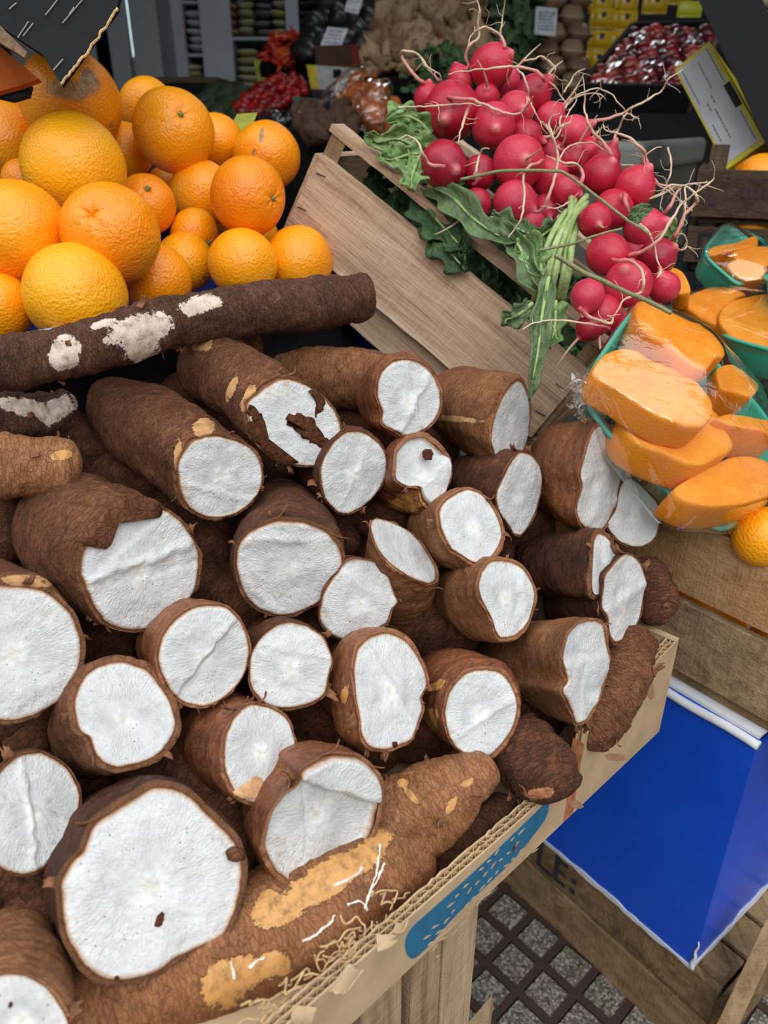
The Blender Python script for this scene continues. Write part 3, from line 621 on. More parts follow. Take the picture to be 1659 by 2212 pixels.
# blue printed emblem with white-ish hatch marks on the outside of the front panel
def onpanel(px, off=-.0004):
    n = EB; out = []
    for x, y in px:
        r = ray(x, y); d = ((K0 + EB * off - CAM) @ n) / (r @ n); out.append(CAM + r * d)
    return np.array(out)
em = onpanel(crom(np.array([(880,2062),(876,2035),(890,2005),(930,1968),(990,1915),(1060,1850),(1130,1782),(1172,1742),(1186,1730),(1180,1765),(1150,1808),(1105,1862),(1050,1915),(1000,1962),(960,2005),(925,2045),(895,2070)]), 80))
MB().slab(em, -EB, .0003).build('printed_emblem', PRINT, box_)
hm = MB(); rng = random.Random(5)
for k in range(4):
    for j in range(13):
        t = j / 12; bx, by = 915 + 205 * t + k * 9, 2038 - 225 * t - 8 + k * 13 - 18 * math.sin(t * 3.1)
        if rng.random() < .12: continue
        l = rng.uniform(9, 17); a = -.72 + rng.uniform(-.25, .25)
        p = [(bx, by), (bx + l * math.cos(a) * .6, by + l * math.sin(a) * .6 - 3), (bx + l * math.cos(a) * 1.3, by + l * math.sin(a) * 1.3), (bx + l * math.cos(a) * .5, by + l * math.sin(a) * .5 + 2)]
        hm.slab(onpanel(p, -.0008), -EB, .0003)
hm.build('print_hatching', KRAFT, box_)
SMEAR = simple('reddish_smear', C(164, 128, 98), .9, .1, 80, .25)
for x, y, rx, ry in ((1402, 1478, 9, 34), (1330, 1636, 22, 8), (1245, 1738, 15, 9)):
    MB().slab(onpanel([(x + rx * math.cos(a) * (.7 + .5 * rng.random()) + 6 * math.sin(a), y + ry * math.sin(a)) for a in bump_angles(12)], -.0004), -EB, .0003).build('reddish_smear', SMEAR, box_)
# frayed inner layer of the board at the near left
fr = MB(); rng = random.Random(9)
for k in range(26):
    u = .36 + .12 * rng.random(); p = [K0 + EA * u + EB * (.004 + .012 * rng.random()) + Z3 * (zt(u) - .004)]
    for j in range(8): p.append(p[-1] + EA * rng.uniform(-.001, .006) * rng.choice((1, 1, -1)) + EB * rng.uniform(-.001, .003) + Z3 * rng.uniform(-.004, .0045))
    fr.tube(crom(np.array(p), 24, False), .0006, 5)
fr.build('frayed_paper_fibres', KRAFT_D, box_)
sc_ = MB()
for u0, s in ((.385, .014), (.43, .02), (.455, .016), (.40, .010)):
    Vf, ff = curl_flake(rng, s); a = nrm(EA * rng.uniform(-1, 1) - EB * .6); o = nrm(Z3 + EB * rng.uniform(-.5, .5)); o = nrm(o - a * (a @ o)); y = np.cross(o, a)
    sc_.add(Vf[:, :1] * a + Vf[:, 1:2] * y + Vf[:, 2:] * o + K0 + EA * u0 + EB * .002 + Z3 * (zt(u0) - .001), ff)
sc_.build('torn_paper_scrap', KRAFT, box_)
# ---------------------------------------------------------------- upright crate that carries the box
WOOD = [wood_mat('weathered_crate_wood_%s' % n, C(120, 95, 72), C(166, 138, 106), C(194, 168, 136), ax) for n, ax in (('x', 0), ('y', 1), ('z', 2))]
WOODG = [wood_mat('grey_crate_wood_%s' % n, C(92, 74, 54), C(140, 114, 82), C(172, 146, 112), ax, .8, .35) for n, ax in (('x', 0), ('y', 1), ('z', 2))]
base = thing('wooden_crate', 'upright crate of pale vertical slats carrying the cardboard box', 'crate', K0 + EA * .4 + EB * .2)
for u0, u1, dz in ((.279, .320, .006), (.323, .355, .006), (.365, .404, .006), (.416, .455, .006), (.468, .51, .006)):
    MB().box(K0, EA, EB, Z3, u0, u1, .012, .022, FZ, zb((u0 + u1) / 2) - .007).build('slat', WOOD[2], base, bevel=.0012)
for z in (.25, .45, .66): MB().box(K0, EA, EB, Z3, .285, .505, .022, .04, z, z + .04).build('cross_rail', WOODG[0], base, bevel=.001)
for v0, v1 in ((.06, .12), (.14, .2), (.22, .28), (.30, .36)): MB().box(K0, EA, EB, Z3, .279, .289, v0, v1, FZ, .744).build('slat', WOOD[2], base, bevel=.001)
tp = [at(990, 2235, .70), at(1062, 2150, .70), at(1066, 2160, .725), at(1000, 2240, .725)]
MB().hexa([np.array([q[0], q[1], FZ]) for q in tp] + tp).build('slanted_plank_end', WOOD[2], base)
# ---------------------------------------------------------------- oranges
def orange_mat():
    m = NT('orange_peel', .33, .5)
    big = m.noise(14, 4, .6); pore = m.voro(420, 'SMOOTH_F1')
    pw = m.noise(260, 3, .55); f = m.math('ADD', m.math('MULTIPLY', big, .7), m.math('MULTIPLY', m.rnd(), .35))
    col = m.ramp(f, (.25, C(244, 124, 4)), (.5, C(252, 152, 6)), (.78, C(254, 176, 18)))
    spot = m.ramp(m.voro(70).outputs['Distance'], (.045, 1.0), (.075, 0.0))
    col = m.mix(m.math('MULTIPLY', spot, m.ramp(m.noise(9), (.62, 0.0), (.68, .8))), col, C(96, 58, 20))
    bru = m.ramp(m.math('ADD', m.attr('bruise'), m.math('MULTIPLY', m.math('SUBTRACT', m.noise(90, 5, .7), .5), .9)), (.42, 0.0), (.75, .75))
    col = m.mix(bru, col, m.ramp(m.noise(120), (.4, C(96, 84, 66)), (.6, C(160, 140, 116))))
    m.color(col); m.bump(m.math('ADD', m.math('MULTIPLY', pw, .9), m.math('MULTIPLY', pore.outputs[0], .8)), .0011, .85)
    m.set(Subsurface_Weight=.12, Subsurface_Radius=(.006, .003, .001), Subsurface_Scale=1.0)
    return m.m
ORANGE = orange_mat(); STEM = simple('dry_stem_button', C(120, 128, 74), .8, .2, 300, .35)
def orange(label, x, y, rx, ry, R, stem=None, navel=None, bruise=None, seed=0, d=None, group='oranges heaped in the blue box', name='orange', cat='orange'):
    d = d or F * R / max(rx, ry); R = d * max(rx, ry) / F; c = at(x, y, d); rng = random.Random(seed)
    ax = None
    for q in (stem, navel):
        if q is not None and ax is None:
            dx, dy = (q[0] - x) / max(rx, ry), (q[1] - y) / max(rx, ry); k = math.sqrt(max(.02, 1 - dx * dx - dy * dy))
            vd = nrm(c - CAM); bx = nrm(np.cross(vd, Z3)); by = np.cross(bx, vd); ax = nrm(dx * bx - dy * by - k * vd)
    if ax is None: ax = nrm(np.array([rng.uniform(-1, 1), rng.uniform(.2, 1), rng.uniform(-1, 1)]))
    u = nrm(np.cross(ax, [.2, .3, .9])); v = np.cross(ax, u); Rm = np.stack([u, v, ax], 1)
    t = thing(name, label, cat, c, Rm, group)
    NA, NV = 64, 44; ph = np.linspace(0, math.pi, NV); th = bump_angles(NA); V = []
    sq = rng.uniform(.93, 1.0) if abs(rx - ry) < 4 else min(rx, ry) / max(rx, ry)
    for p in ph:
        P = np.stack([np.cos(th) * math.sin(p), np.sin(th) * math.sin(p), np.full(NA, math.cos(p))], 1)
        r = 1 + .018 * fbm(P * 1.6 + seed, 3, 2)
        if stem is not None: r = r - .075 * math.exp(-(p / .17) ** 2) - .012 * math.exp(-(p / .5) ** 2) * (1 + np.cos(th * 7))
        if navel is not None: r = r - .10 * math.exp(-(p / .13) ** 2) - .02 * math.exp(-(p / .4) ** 2) * (1 + np.cos(th * 5 + 1))
        V.append(P * (r * R)[:, None] * [1, 1, sq if stem or navel else 1])
    V = np.concatenate(V); Vw = V @ Rm.T + c
    mesh('rind', V, gridf(NA, NV), ORANGE, t, True, True, {'bruise': patch_attr(Vw, bruise) if bruise else np.zeros(len(V))})
    if stem is not None:
        b = MB(); zz = R * sq * .93
        b.tube([(0, 0, zz - .002), (0, 0, zz + .0012), (0, 0, zz + .002)], [.0022, .0024, .0012], 10)
        for k in range(5):
            a = k * 1.257; e = np.array([math.cos(a), math.sin(a), 0]); b.tube([e * .001 + Z3 * zz, e * .0042 + Z3 * (zz + .0006)], [.0012, .0004], 5)
        Vb = np.concatenate(b.V); mesh('stem_button', Vb, b.f, STEM, t, True, True)
    return t
og = orange
og('big orange at the left whose side carries a shallow dimple, second row from the top', 160, 360, 108, 102, .046, seed=1, d=0.760)
og('large orange with a faint crease, centre left above the topmost cassava stick', 239, 505, 104, 103, .044, navel=(205, 462), seed=2, d=0.695)
og('large orange cut off by the left frame edge, middle height', 38, 504, 98, 109, .0455, seed=3, d=0.700)
og('orange with a grey scarred top under the black carton', 152, 222, 105, 102, .047, bruise=[(150, 195, 52, 26, 10), (195, 175, 22, 34, -30), (240, 270, 6, 8, 0)], seed=4, d=0.860)
og('orange peeking out behind the topmost stemmed orange', 318, 233, 59, 60, .041, seed=5, d=0.990)
og('topmost orange in the middle showing a green stem button with radiating creases', 376, 283, 78, 87, .043, stem=(397, 247), seed=6, d=0.880)
og('half hidden orange between the big left one and the topmost stemmed one', 268, 328, 57, 60, .040, seed=7, d=0.930)
og('orange behind, right of the topmost stemmed orange', 468, 307, 52, 57, .041, seed=8, d=0.980)
og('pale orange with faint grey marks, at the upper right end of the heap', 577, 338, 71, 71, .042, bruise=[(565, 292, 6, 20, 10), (548, 330, 5, 12, 20)], seed=9, d=0.950)
og('orange with its navel on the right side, next to the wooden crate corner', 537, 425, 78, 82, .042, stem=(594, 430), seed=10, d=0.830)
og('orange half hidden behind the one with its navel on the right', 436, 417, 57, 68, .041, seed=11, d=0.910)
og('orange with a small stem button, right of the large creased orange', 316, 442, 63, 63, .040, stem=(324, 408), seed=12, d=0.840)
og('orange deep in the shade under the topmost stemmed orange', 362, 412, 48, 50, .039, seed=13, d=0.970)
og('small orange with a freckled right side, low in the middle', 420, 505, 53, 48, .038, stem=(452, 527), seed=14, d=0.870)
og('wide orange lying low beside the crate, right of two smaller ones', 525, 570, 74, 66, .042, seed=15, d=0.820)
og('half hidden orange low in the middle with a brown spot', 400, 566, 60, 62, .039, bruise=[(442, 600, 6, 6, 0)], seed=16, d=0.860)
og('orange low in front of the large creased one, right of it', 337, 606, 76, 76, .042, seed=17, d=0.770)
og('big orange resting just above the long cassava stick', 163, 638, 108, 90, .0465, seed=18, d=0.675)
og('orange at the left frame edge lowest in the heap', -6, 665, 74, 76, .041, seed=19, d=0.690)
og('orange wedged between the wooden crate and the cassava stick', 645, 565, 64, 74, .041, seed=20, d=0.860)
og('shaded orange at the left frame edge behind the big left one', 22, 308, 82, 84, .046, seed=21, d=0.910)
og('dark orange in the gap below the shaded left one', 52, 392, 46, 44, .040, seed=22, d=0.860)
og('orange in the gap under the one with its navel on the right', 556, 512, 46, 44, .040, seed=23, d=0.930)
og('orange showing through the gap below the long cassava stick', 330, 790, 52, 48, .040, seed=24, d=0.900)
og('orange in the gap behind the small freckled one', 470, 470, 40, 40, .039, seed=25, d=0.970)
og('greenish yellow fruit peeping out behind the grey scarred orange', 186, 150, 26, 26, .036, seed=26, d=.92, name='green_citrus', cat='fruit')
# blue box that holds them
BLUEB = simple('blue_box_board', C(24, 44, 120), .55, .4, 20, .15)
WHITEB = simple('white_paper_edge', C(222, 224, 228), .8, .2, 60, .08)
P0, P1 = at(-60, 742, .60), at(195, 700, .665); P1[2] = P0[2]; ex = nrm(P1 - P0); ey = np.cross(Z3, ex)
bb = thing('blue_box', 'blue carton with a pale top edge holding the oranges', 'box', (P0 + P1) / 2)
MB().box(P0, ex, ey, Z3, -.2, .50, 0, .005, -.035, -.002).build('front_panel', BLUEB, bb); MB().box(P0, ex, ey, Z3, -.2, .50, .03, .035, -.2, -.0355).build('dark_gap_panel', simple('gap_shade_board', C(16, 16, 24), .8), bb)  # lower board is added, near-black to stand in for the dark gap below
MB().box(P0, ex, ey, Z3, -.2, .50, -.0005, .0055, -.002, .0).build('top_edge', simple('pale_blue_edge', C(150, 165, 205), .7), bb)
MB().box(P0, ex, ey, Z3, .455, .46, .006, .45, -.2, -.01).build('side_panel', BLUEB, bb)
MB().box(P0, ex, ey, Z3, -.2, -.195, .006, .45, -.2, -.02).build('side_panel', BLUEB, bb)
MB().box(P0, ex, ey, Z3, -.2, .46, .45, .455, -.2, -.06).build('back_panel', BLUEB, bb)
MB().box(P0, ex, ey, Z3, -.195, .455, .006, .449, -.2, -.195).build('bottom_panel', BLUEB, bb)
st = thing('display_table', 'hidden wooden table under the orange box and radish crate', 'table', P0 - Z3 * (P0[2] - FZ))
st['label'] = 'wooden stall table standing behind the cassava box under the produce'
zt_ = P0[2] - .202
MB().box(P0 * [1, 1, 0], ex, ey, Z3, -.3, .55, .02, .6, zt_ - .03, zt_).build('table_top', WOODG[0], st)
for a in (-.28, .5):
    for c_ in (.05, .56): MB().box(P0 * [1, 1, 0], ex, ey, Z3, a, a + .04, c_, c_ + .04, FZ, zt_ - .03).build('leg', WOODG[2], st)
# ---------------------------------------------------------------- black carton at the upper left corner
BLK = simple('black_printed_board', C(26, 26, 28), .75, .2, 12, .2)
ORB = simple('orange_brown_board', C(150, 74, 22), .75, .2, 30, .2)
bc = thing('black_carton', 'black carton with scratched sides and an orange brown underside, hanging over the oranges', 'carton', at(120, 60, .66))
def slabpx(b, poly, d, th):
    P = np.array([at(x, y, dd) for (x, y), dd in zip(poly, d if isinstance(d, (list, tuple)) else [d] * len(poly))]); n = nrm(np.cross(P[1] - P[0], P[2] - P[0]))
    if n @ (P[0] - CAM) > 0: n = -n
    return b.slab(P, n, th)
slabpx(MB(), [(-60,-80),(270,-80),(252,18),(132,182),(92,118),(0,56),(-60,20)], [.66,.66,.66,.66,.66,.66,.66], .006).build('side_panel', BLK, bc)
slabpx(MB(), [(-40,72),(0,100),(84,170),(40,186),(-40,208)], [.675,.675,.675,.69,.69], .006).build('under_flap', ORB, bc)
slabpx(MB(), [(-40,40),(0,55),(58,112),(52,124),(0,92),(-40,70)], .655, .005).build('torn_edge', simple('torn_grey_brown_edge', C(120, 96, 76), .9, .1, 200, .4), bc)
slabpx(MB(), [(-40,180),(40,176),(66,182),(60,205),(25,215),(-40,200)], .70, .006).build('bottom_flap', BLK, bc)
b = MB(); e = crom(np.array([at(*p, .6585) for p in ((254,16),(235,45),(214,78),(190,108),(168,138),(150,160),(131,182))]), 40, False); b.tube(e + .0012 * np.stack([fbm(e * 300, k, 2) for k in range(3)], 1), .0012, 6); b.build('torn_paper_edge', KRAFT_D, bc)
b = MB()
for p, q in (((38,82),(62,46)),((50,78),(72,50)),((98,33),(128,-5)),((135,50),(178,0)),((115,152),(136,128)),((20,20),(36,6)),((150,30),(160,16))): b.tube([at(*p, .6592), at(*q, .6592)], .0006, 5)
b.build('scratch', simple('pale_scratch', C(150, 146, 140), .8), bc)
MB().hexa([at(x, y, d) for d in (.668, .80) for x, y in ((-60, -80), (262, -80), (245, 14), (-60, 18))]).build('carton_body', BLK, bc)
# ---------------------------------------------------------------- radish crate
WOODP = [wood_mat('pinkish_crate_wood_%s' % n, C(140, 110, 88), C(190, 160, 132), C(216, 190, 162), ax, 1.0, .15) for n, ax in (('x', 0), ('y', 1), ('z', 2))]
RP = at(722, 272, .82); RT = math.radians(31.5); Raz = math.radians(120)
R1 = np.array([math.sin(Raz) * math.cos(RT), math.cos(Raz) * math.cos(RT), -math.sin(RT)]); R2 = np.array([math.sin(Raz - math.pi / 2), math.cos(Raz - math.pi / 2), 0]); R3 = np.cross(R1, R2); R3 *= np.sign(R3[2])
RM = np.stack([R1, R2, R3], 1); RL = .378
rc = thing('wooden_crate', 'tilted pale wooden crate with stapled boards, full of radishes', 'crate', RP, RM, None)
def lbox(name, mat, x0, x1, y0, y1, z0, z1, bev=.0012, dy=0, seed=0, nick=.0007):
    """board in crate coordinates with slightly uneven sawn edges"""
    n = 26; V = []
    for i in range(n):
        t = i / (n - 1); x = x0 + (x1 - x0) * t
        e = [nick * fbm(np.array([[x * 90 + seed, k * 3.3, seed]]), seed, 2)[0] for k in range(4)]
        V += [(x, y0 + e[0] + dy, z0 + e[1]), (x, y1 + e[2] + dy, z0 + e[1]), (x, y1 + e[2], z1 + e[3]), (x, y0 + e[0], z1 + e[3])]
    o = mesh(name, np.array(V), gridf(4, n) + [(3, 2, 1, 0), tuple(range(4 * n - 4, 4 * n))], mat, rc, False, True); fixn(o)
    return o
CW = .27
lbox('top_rail', WOODP[0], -.004, RL, 0, .024, -.008, 0, seed=1)
lbox('side_board', WOODP[0], .003, RL - .002, -.006, .003, -.122, -.031, dy=-.014, seed=2)
lbox('side_board', WOODP[0], .0, RL - .004, -.004, .004, -.168, -.128, dy=-.004, seed=3)
lbox('top_rail', WOODP[0], -.004, RL, CW - .02, CW, -.008, 0, seed=4)
lbox('side_board', WOODP[0], .003, RL, CW - .004, CW + .004, -.122, -.031, seed=5)
for i, (x0, x1) in enumerate(((.0, .02), (RL - .02, RL))):
    for j, y in enumerate((.002, CW - .024)):
        c8 = [(x0, y, -.165), (x1, y, -.165), (x1 if i == 0 else x0 + .004, y + .022, -.165), (x0, y + .022, -.165)]
        V = [(x0, y, z) for z in (-.165, -.006)] + [(x1, y, z) for z in (-.165, -.006)] + [(x0 if i == 0 else x1, y + .022, z) for z in (-.165, -.006)]
        o = mesh('corner_post', np.array(V), [(0, 2, 4), (1, 5, 3), (0, 1, 3, 2), (2, 3, 5, 4), (4, 5, 1, 0)], WOODG[2], rc, False, True); fixn(o)
for x0, x1 in ((-.006, .002), (RL - .004, RL + .003)):
    for z0, z1 in ((-.122, -.035), (-.168, -.13)):
        b = MB(); b.box((0, 0, 0), X3, Y3, Z3, x0, x1, -.004, CW + .004, z0, z1); o = mesh('end_board', np.concatenate(b.V), b.f, WOODP[1], rc, False, True); fixn(o)
for k in range(4):
    b = MB(); b.box((0, 0, 0), X3, Y3, Z3, 0, RL, .005 + k * .066, .065 + k * .066, -.174, -.168); o = mesh('bottom_slat', np.concatenate(b.V), b.f, WOODG[0], rc, False, True); fixn(o)
STAPLE = NT('steel_staple', .4, .5, (.09, .09, .095)).set(Metallic=.8).m
for x, z, a in ((.014, -.048, .3), (.013, -.09, .25), (RL - .012, -.06, .1), (RL - .011, -.095, .2)):
    b = MB(); y = -.006 - .0006 - .014 * (-z - .031) / .091; b.tube([(x - .006 * math.cos(a), y, z - .006 * math.sin(a)), (x + .006 * math.cos(a), y, z + .006 * math.sin(a))], .0007, 6)
    mesh('staple', np.concatenate(b.V), b.f, STAPLE, rc, True, True)
# support under the crate
sp_ = thing('crate', 'plain dark crate hidden under the radish crate', 'crate', RP + R1 * .12 - R3 * .18)
sp_['label'] = 'dark wooden support crate under the tilted radish crate'
q0 = RP + R1 * .05 + R2 * .03 - R3 * .178
MB().box([q0[0], q0[1], 0], [math.cos(.5), -math.sin(.5), 0], [math.sin(.5), math.cos(.5), 0], Z3, 0, .2, 0, .2, zt_ + .001, q0[2] - .13).build('side_panel', WOODG[0], sp_)
# ---------------------------------------------------------------- radishes
def radish_mat():
    m = NT('radish_skin', .38, .45); n1 = m.noise(45, 5, .65); n2 = m.noise(400, 3, .6)
    f = m.math('ADD', m.math('MULTIPLY', n1, .6), m.math('MULTIPLY', m.rnd(), .4))
    col = m.ramp(f, (.25, C(150, 20, 44)), (.5, C(192, 34, 60)), (.75, C(208, 60, 84)))
    sc = m.ramp(m.noise(120, 5, .8, 2), (.66, 0.0), (.72, .55)); col = m.mix(sc, col, C(222, 130, 138))
    di = m.ramp(m.noise(70, 5, .75, .5), (.66, 0.0), (.72, .8)); col = m.mix(di, col, C(96, 52, 44))
    tip = m.attr('tip'); col = m.mix(m.ramp(tip, (.1, 0.0), (.75, .8)), col, C(222, 130, 130))
    m.color(col); m.bump(m.math('ADD', n1, m.math('MULTIPLY', n2, .4)), .0009); m.set(Subsurface_Weight=.08, Subsurface_Radius=(.004, .001, .001), Subsurface_Scale=1.0)
    return m.m
RADISH = radish_mat()
def root_mat(name, a, b):
    m = NT(name, .6, .3); m.color(m.mix(m.ramp(m.attr('along'), (.0, 0.0), (.5, 1.0)), a, b)); m.bump(m.noise(500, 3), .0006); return m.m
RTAIL = root_mat('pink_to_cream_root', C(200, 84, 96), C(214, 190, 160)); RTAILW = root_mat('cream_root', C(214, 188, 160), C(216, 196, 166))
def rdep(x, y): return .80 - .00026 * (y - 355)
ZF['2'] = (2.0012, 830, 0); ZF['3'] = (2.0012, 830, 300)
def tail_tube(t, fr, pts, d0, d1, r0=.0015, r1=.0005, mat=None, name='tap_root', seed=0, hairs=3):
    P = zpts(fr, pts); n = len(P); W = np.array([at(x, y, d0 + (d1 - d0) * i / (n - 1) + .006 * math.sin(i * 2.1 + seed)) for i, (x, y) in enumerate(P)])
    K = crom(W, n * 8, False); K = K + .0011 * np.stack([fbm(K * 90 + seed, k, 2) for k in range(3)], 1); R_ = np.linspace(r0, r1, len(K)) * (1 + .2 * fbm(K * 200, 4, 2))
    b = MB(); b.tube(K, R_, 7); al = [np.repeat(np.linspace(0, 1, len(K)), 7)]; rng = random.Random(seed)
    for _ in range(hairs):
        k = rng.randrange(len(K) // 3, len(K) - 2); q = [K[k]]; dr = nrm([rng.uniform(-1, 1) for _ in range(3)])
        for j in range(5): dr = nrm(dr + .5 * np.array([rng.uniform(-1, 1) for _ in range(3)])); q.append(q[-1] + dr * rng.uniform(.002, .005))
        b.tube(q, np.linspace(.0004, .0002, 6), 5); al.append(np.ones(30))
    return mesh(name, np.concatenate(b.V), b.f, mat or RTAIL, t, True, attrs={'along': np.concatenate(al)})
RAD = {}
def radish(k, label, x, y, rx, ry, ddp=0.0, tip=(0, -.6, -.5), tails=(), pull=0.0):
    """tip: direction of the root end in (right, down, away) of the view"""
    d = rdep(x, y) + ddp; c = at(x, y, d); R = (rx + ry) / 2 * d / F
    vd = nrm(c - CAM); bx = nrm(np.cross(vd, Z3)); by = np.cross(bx, vd); ax = nrm(tip[0] * bx - tip[1] * by + tip[2] * vd)
    u = nrm(np.cross(ax, [.3, .2, .9])); v = np.cross(ax, u); M = np.stack([u, v, ax], 1)
    t = thing('radish', label, 'radish', c, M, 'radishes heaped in the tilted crate'); RAD[k] = (t, c, d)
    NA, NV = 48, 40; th = bump_angles(NA); V = []; tp = []
    el = max(rx, ry) / min(rx, ry)
    for p in np.linspace(0, math.pi, NV):
        P = np.stack([np.cos(th) * math.sin(p), np.sin(th) * math.sin(p), np.full(NA, math.cos(p))], 1)
        r = 1 + .035 * fbm(P * 1.3 + k, 3, 2) + (.16 + pull) * math.exp(-(p / .22) ** 2) + .03 * math.exp(-(p / .7) ** 2) - .05 * math.exp(-((math.pi - p) / .25) ** 2)
        V.append(P * (r * R)[:, None] * [1, 1, 1 + .5 * (el - 1)]); tp += [math.exp(-(p / .2) ** 2)] * NA
    mesh('bulb', np.concatenate(V), gridf(NA, NV), RADISH, t, True, True, {'tip': tp})
    tipw = c + ax * R * (1.1 + pull)
    for j, (fr, pts, off) in enumerate(tails):
        tail_tube(t, fr, pts, d - R * .9 if off is None else d + off, d - .02 if off is None else d + off - .015, .0021 if j == 0 else .0012, .0005, seed=k * 3 + j)
    if not tails:                                               # short pinched root of its own
        e = nrm(ax + .5 * np.array([math.sin(k), math.cos(k * 2.3), .4])); K = np.array([tipw - ax * .003, tipw + ax * .006, tipw + ax * .011 + e * .006, tipw + ax * .012 + e * .015, tipw + ax * .010 + e * .026]); K = crom(K, 24, False)
        b = MB(); b.tube(K, np.linspace(.0017, .0004, 24), 7); mesh('tap_root', np.concatenate(b.V), b.f, RTAIL, t, True, attrs={'along': np.repeat(np.linspace(0, 1, 24), 7)})
    return t
rd = radish
rd(1, 'radish at the very top of the heap with roots looping over it', 1061, 142, 42, 46, .0, (.7, -.4, -.2), [('2', [(510,195),(522,205),(510,160),(470,128),(420,122),(380,155),(360,200)], -.012), ('2', [(505,190),(502,140),(512,70),(518,-10)], -.005)])
rd(2, 'radish half hidden behind the topmost one, to its right', 1094, 175, 26, 30, .03, (.5, -.6, .2))
rd(3, 'big elongated radish with a pale scuff, left side of the heap', 976, 240, 51, 67, -.005, (-.2, .2, -.9), [('2', [(275,425),(320,424),(380,432),(430,448),(480,470),(540,492),(590,488),(615,450),(612,420)], -.034)])
rd(4, 'oval radish hanging below the small rounded ones, right of the big elongated one', 1066, 271, 42, 51, -.012, (.1, .1, -1), [('2', [(375,450),(350,500),(330,560),(320,620)], -.026)])
rd(5, 'small rounded radish behind the oval one', 1050, 213, 31, 28, .025, (0, -.5, -.6))
rd(6, 'oval radish right of the small rounded one, tucked under the top tail', 1113, 240, 34, 45, .008, (.3, -.1, -.8))
rd(7, 'pale pink radish pinched into a long tail on its upper right', 1150, 205, 38, 42, .02, (.8, -.7, 0), [('2', [(690,350),(680,330),(650,305),(600,292),(520,290),(450,296),(400,300),(340,310),(275,325)], -.03), ('2', [(700,345),(735,375),(765,410),(785,440)], -.01)], .15)
rd(8, 'radish peeping out behind the big elongated one near the top', 994, 172, 30, 22, .02, (-.3, -.8, .2), [('2', [(350,305),(365,285),(352,240),(375,190),(410,155),(405,100),(412,40),(400,-5)], -.01)])
rd(9, 'sliver of a radish at the left edge of the heap with a looped root', 922, 213, 24, 32, .015, (.1, -.8, -.2), [('2', [(200,375),(165,355),(120,310),(75,245),(85,218),(130,225),(165,255),(190,290),(235,320),(250,345)], -.01), ('2', [(245,350),(180,290),(160,250)], -.01)])
rd(10, 'radish in the middle of the heap overhung by fine roots', 1188, 255, 33, 30, .03, (.5, -.5, .1))
rd(11, 'blurred pink radish with a long root pointing at the yellow carton', 1240, 287, 35, 36, .03, (.8, -.4, 0), [('2', [(860,555),(890,530),(950,515),(1030,492),(1090,455),(1150,425),(1200,395),(1230,340),(1290,300)], .0), ('2', [(1040,490),(1070,500),(1100,515)], 0.0)], .25)
rd(12, 'rosy radish above the biggest round one with a pink root going right', 1135, 296, 36, 34, .012, (.9, .2, -.2), [('2', [(650,588),(700,590),(740,575),(770,545),(800,530),(815,500)], -.005)], .2)
rd(13, 'biggest round radish in the middle of the heap', 1121, 352, 53, 60, -.012, (.2, -.1, -.9))
rd(14, 'dusty radish resting on the leaves at the left beside the rail', 958, 355, 49, 51, -.012, (.5, .2, -.8), [('2', [(262,722),(225,718),(190,698),(165,655),(140,612),(100,588),(60,606)], -.03)])
rd(15, 'radish with a dark bruised top between the dusty one and the biggest one', 1036, 374, 37, 38, .005, (-.1, .2, -.9), [('2', [(385,795),(400,780),(398,735),(408,680),(425,648),(455,642)], -.022)])
rd(16, 'radish sitting low on the leaves below the bruised one', 1028, 441, 32, 34, .01, (-.5, .5, -.3))
rd(17, 'deep red radish in shadow under the biggest one, with a curling pink root', 1112, 437, 47, 46, .008, (.8, .3, -.5), [('2', [(650,915),(680,905),(712,840),(742,760),(748,660),(728,580),(712,540),(725,505),(760,490)], -.03)])
rd(18, 'dark radish lowest under the deep red one', 1147, 482, 30, 30, .02, (.2, .8, -.2))
rd(19, 'radish directly right of the biggest one, partly covered by it', 1186, 382, 40, 42, .012, (.6, .2, -.7), [('2', [(690,690),(660,705),(620,725),(600,760),(606,850),(590,940),(565,990),(535,1028)], -.05)])
rd(20, 'bright red radish below a looping white root in the centre', 1222, 412, 35, 34, .008, (.8, .2, -.4), [('2', [(835,810),(862,770),(850,728),(815,708),(780,702),(730,690),(700,675)], -.03), ('2', [(840,830),(800,870),(760,895),(700,900)], -.03)])
rd(21, 'rounded radish above the bright red one', 1238, 348, 31, 33, .02, (.2, -.7, -.4))
rd(22, 'large dusty pink radish right of centre', 1300, 379, 42, 42, -.005, (.4, -.6, -.5), [('2', [(985,690),(975,655),(940,615),(905,570),(880,520),(865,470),(870,400),(858,335)], -.01)])
rd(23, 'large radish at the right, flattened and shiny, below the pink root fork', 1370, 405, 44, 43, -.008, (.5, -.8, -.2), [('2', [(1140,740),(1132,690),(1110,640),(1060,598),(1000,575),(955,560),(945,535)], -.01), ('2', [(1138,720),(1120,690),(1160,650),(1200,635)], -.01), ('2', [(1150,750),(1185,795),(1230,815),(1290,880),(1330,915)], .0)], .1)
rd(24, 'radish pinched at its upper right, under the thin green stalk', 1324, 452, 43, 41, -.002, (.4, -.5, -.7), [('2', [(1035,840),(1045,880),(1070,935),(1110,975),(1150,1010),(1170,1080),(1185,1140),(1200,1160)], -.03)], .12)
rd(25, 'round radish with a pale blossom scar at its centre', 1285, 477, 36, 36, -.022, (.25, .2, -.95))
rd(26, 'shadowed radish behind a small leaf at the right', 1390, 494, 44, 42, .005, (.9, -.3, -.2), [('2', [(1200,930),(1230,895),(1258,840),(1282,808),(1240,800),(1200,830),(1150,860)], .0)], .2)
rd(27, 'radish lying on its side with a thick root pointing right', 1313, 550, 48, 41, -.018, (.9, .25, -.3), [('3', [(1055,505),(1100,488),(1160,455),(1220,390),(1280,290),(1340,240),(1400,200),(1430,170)], -.015)], .2)
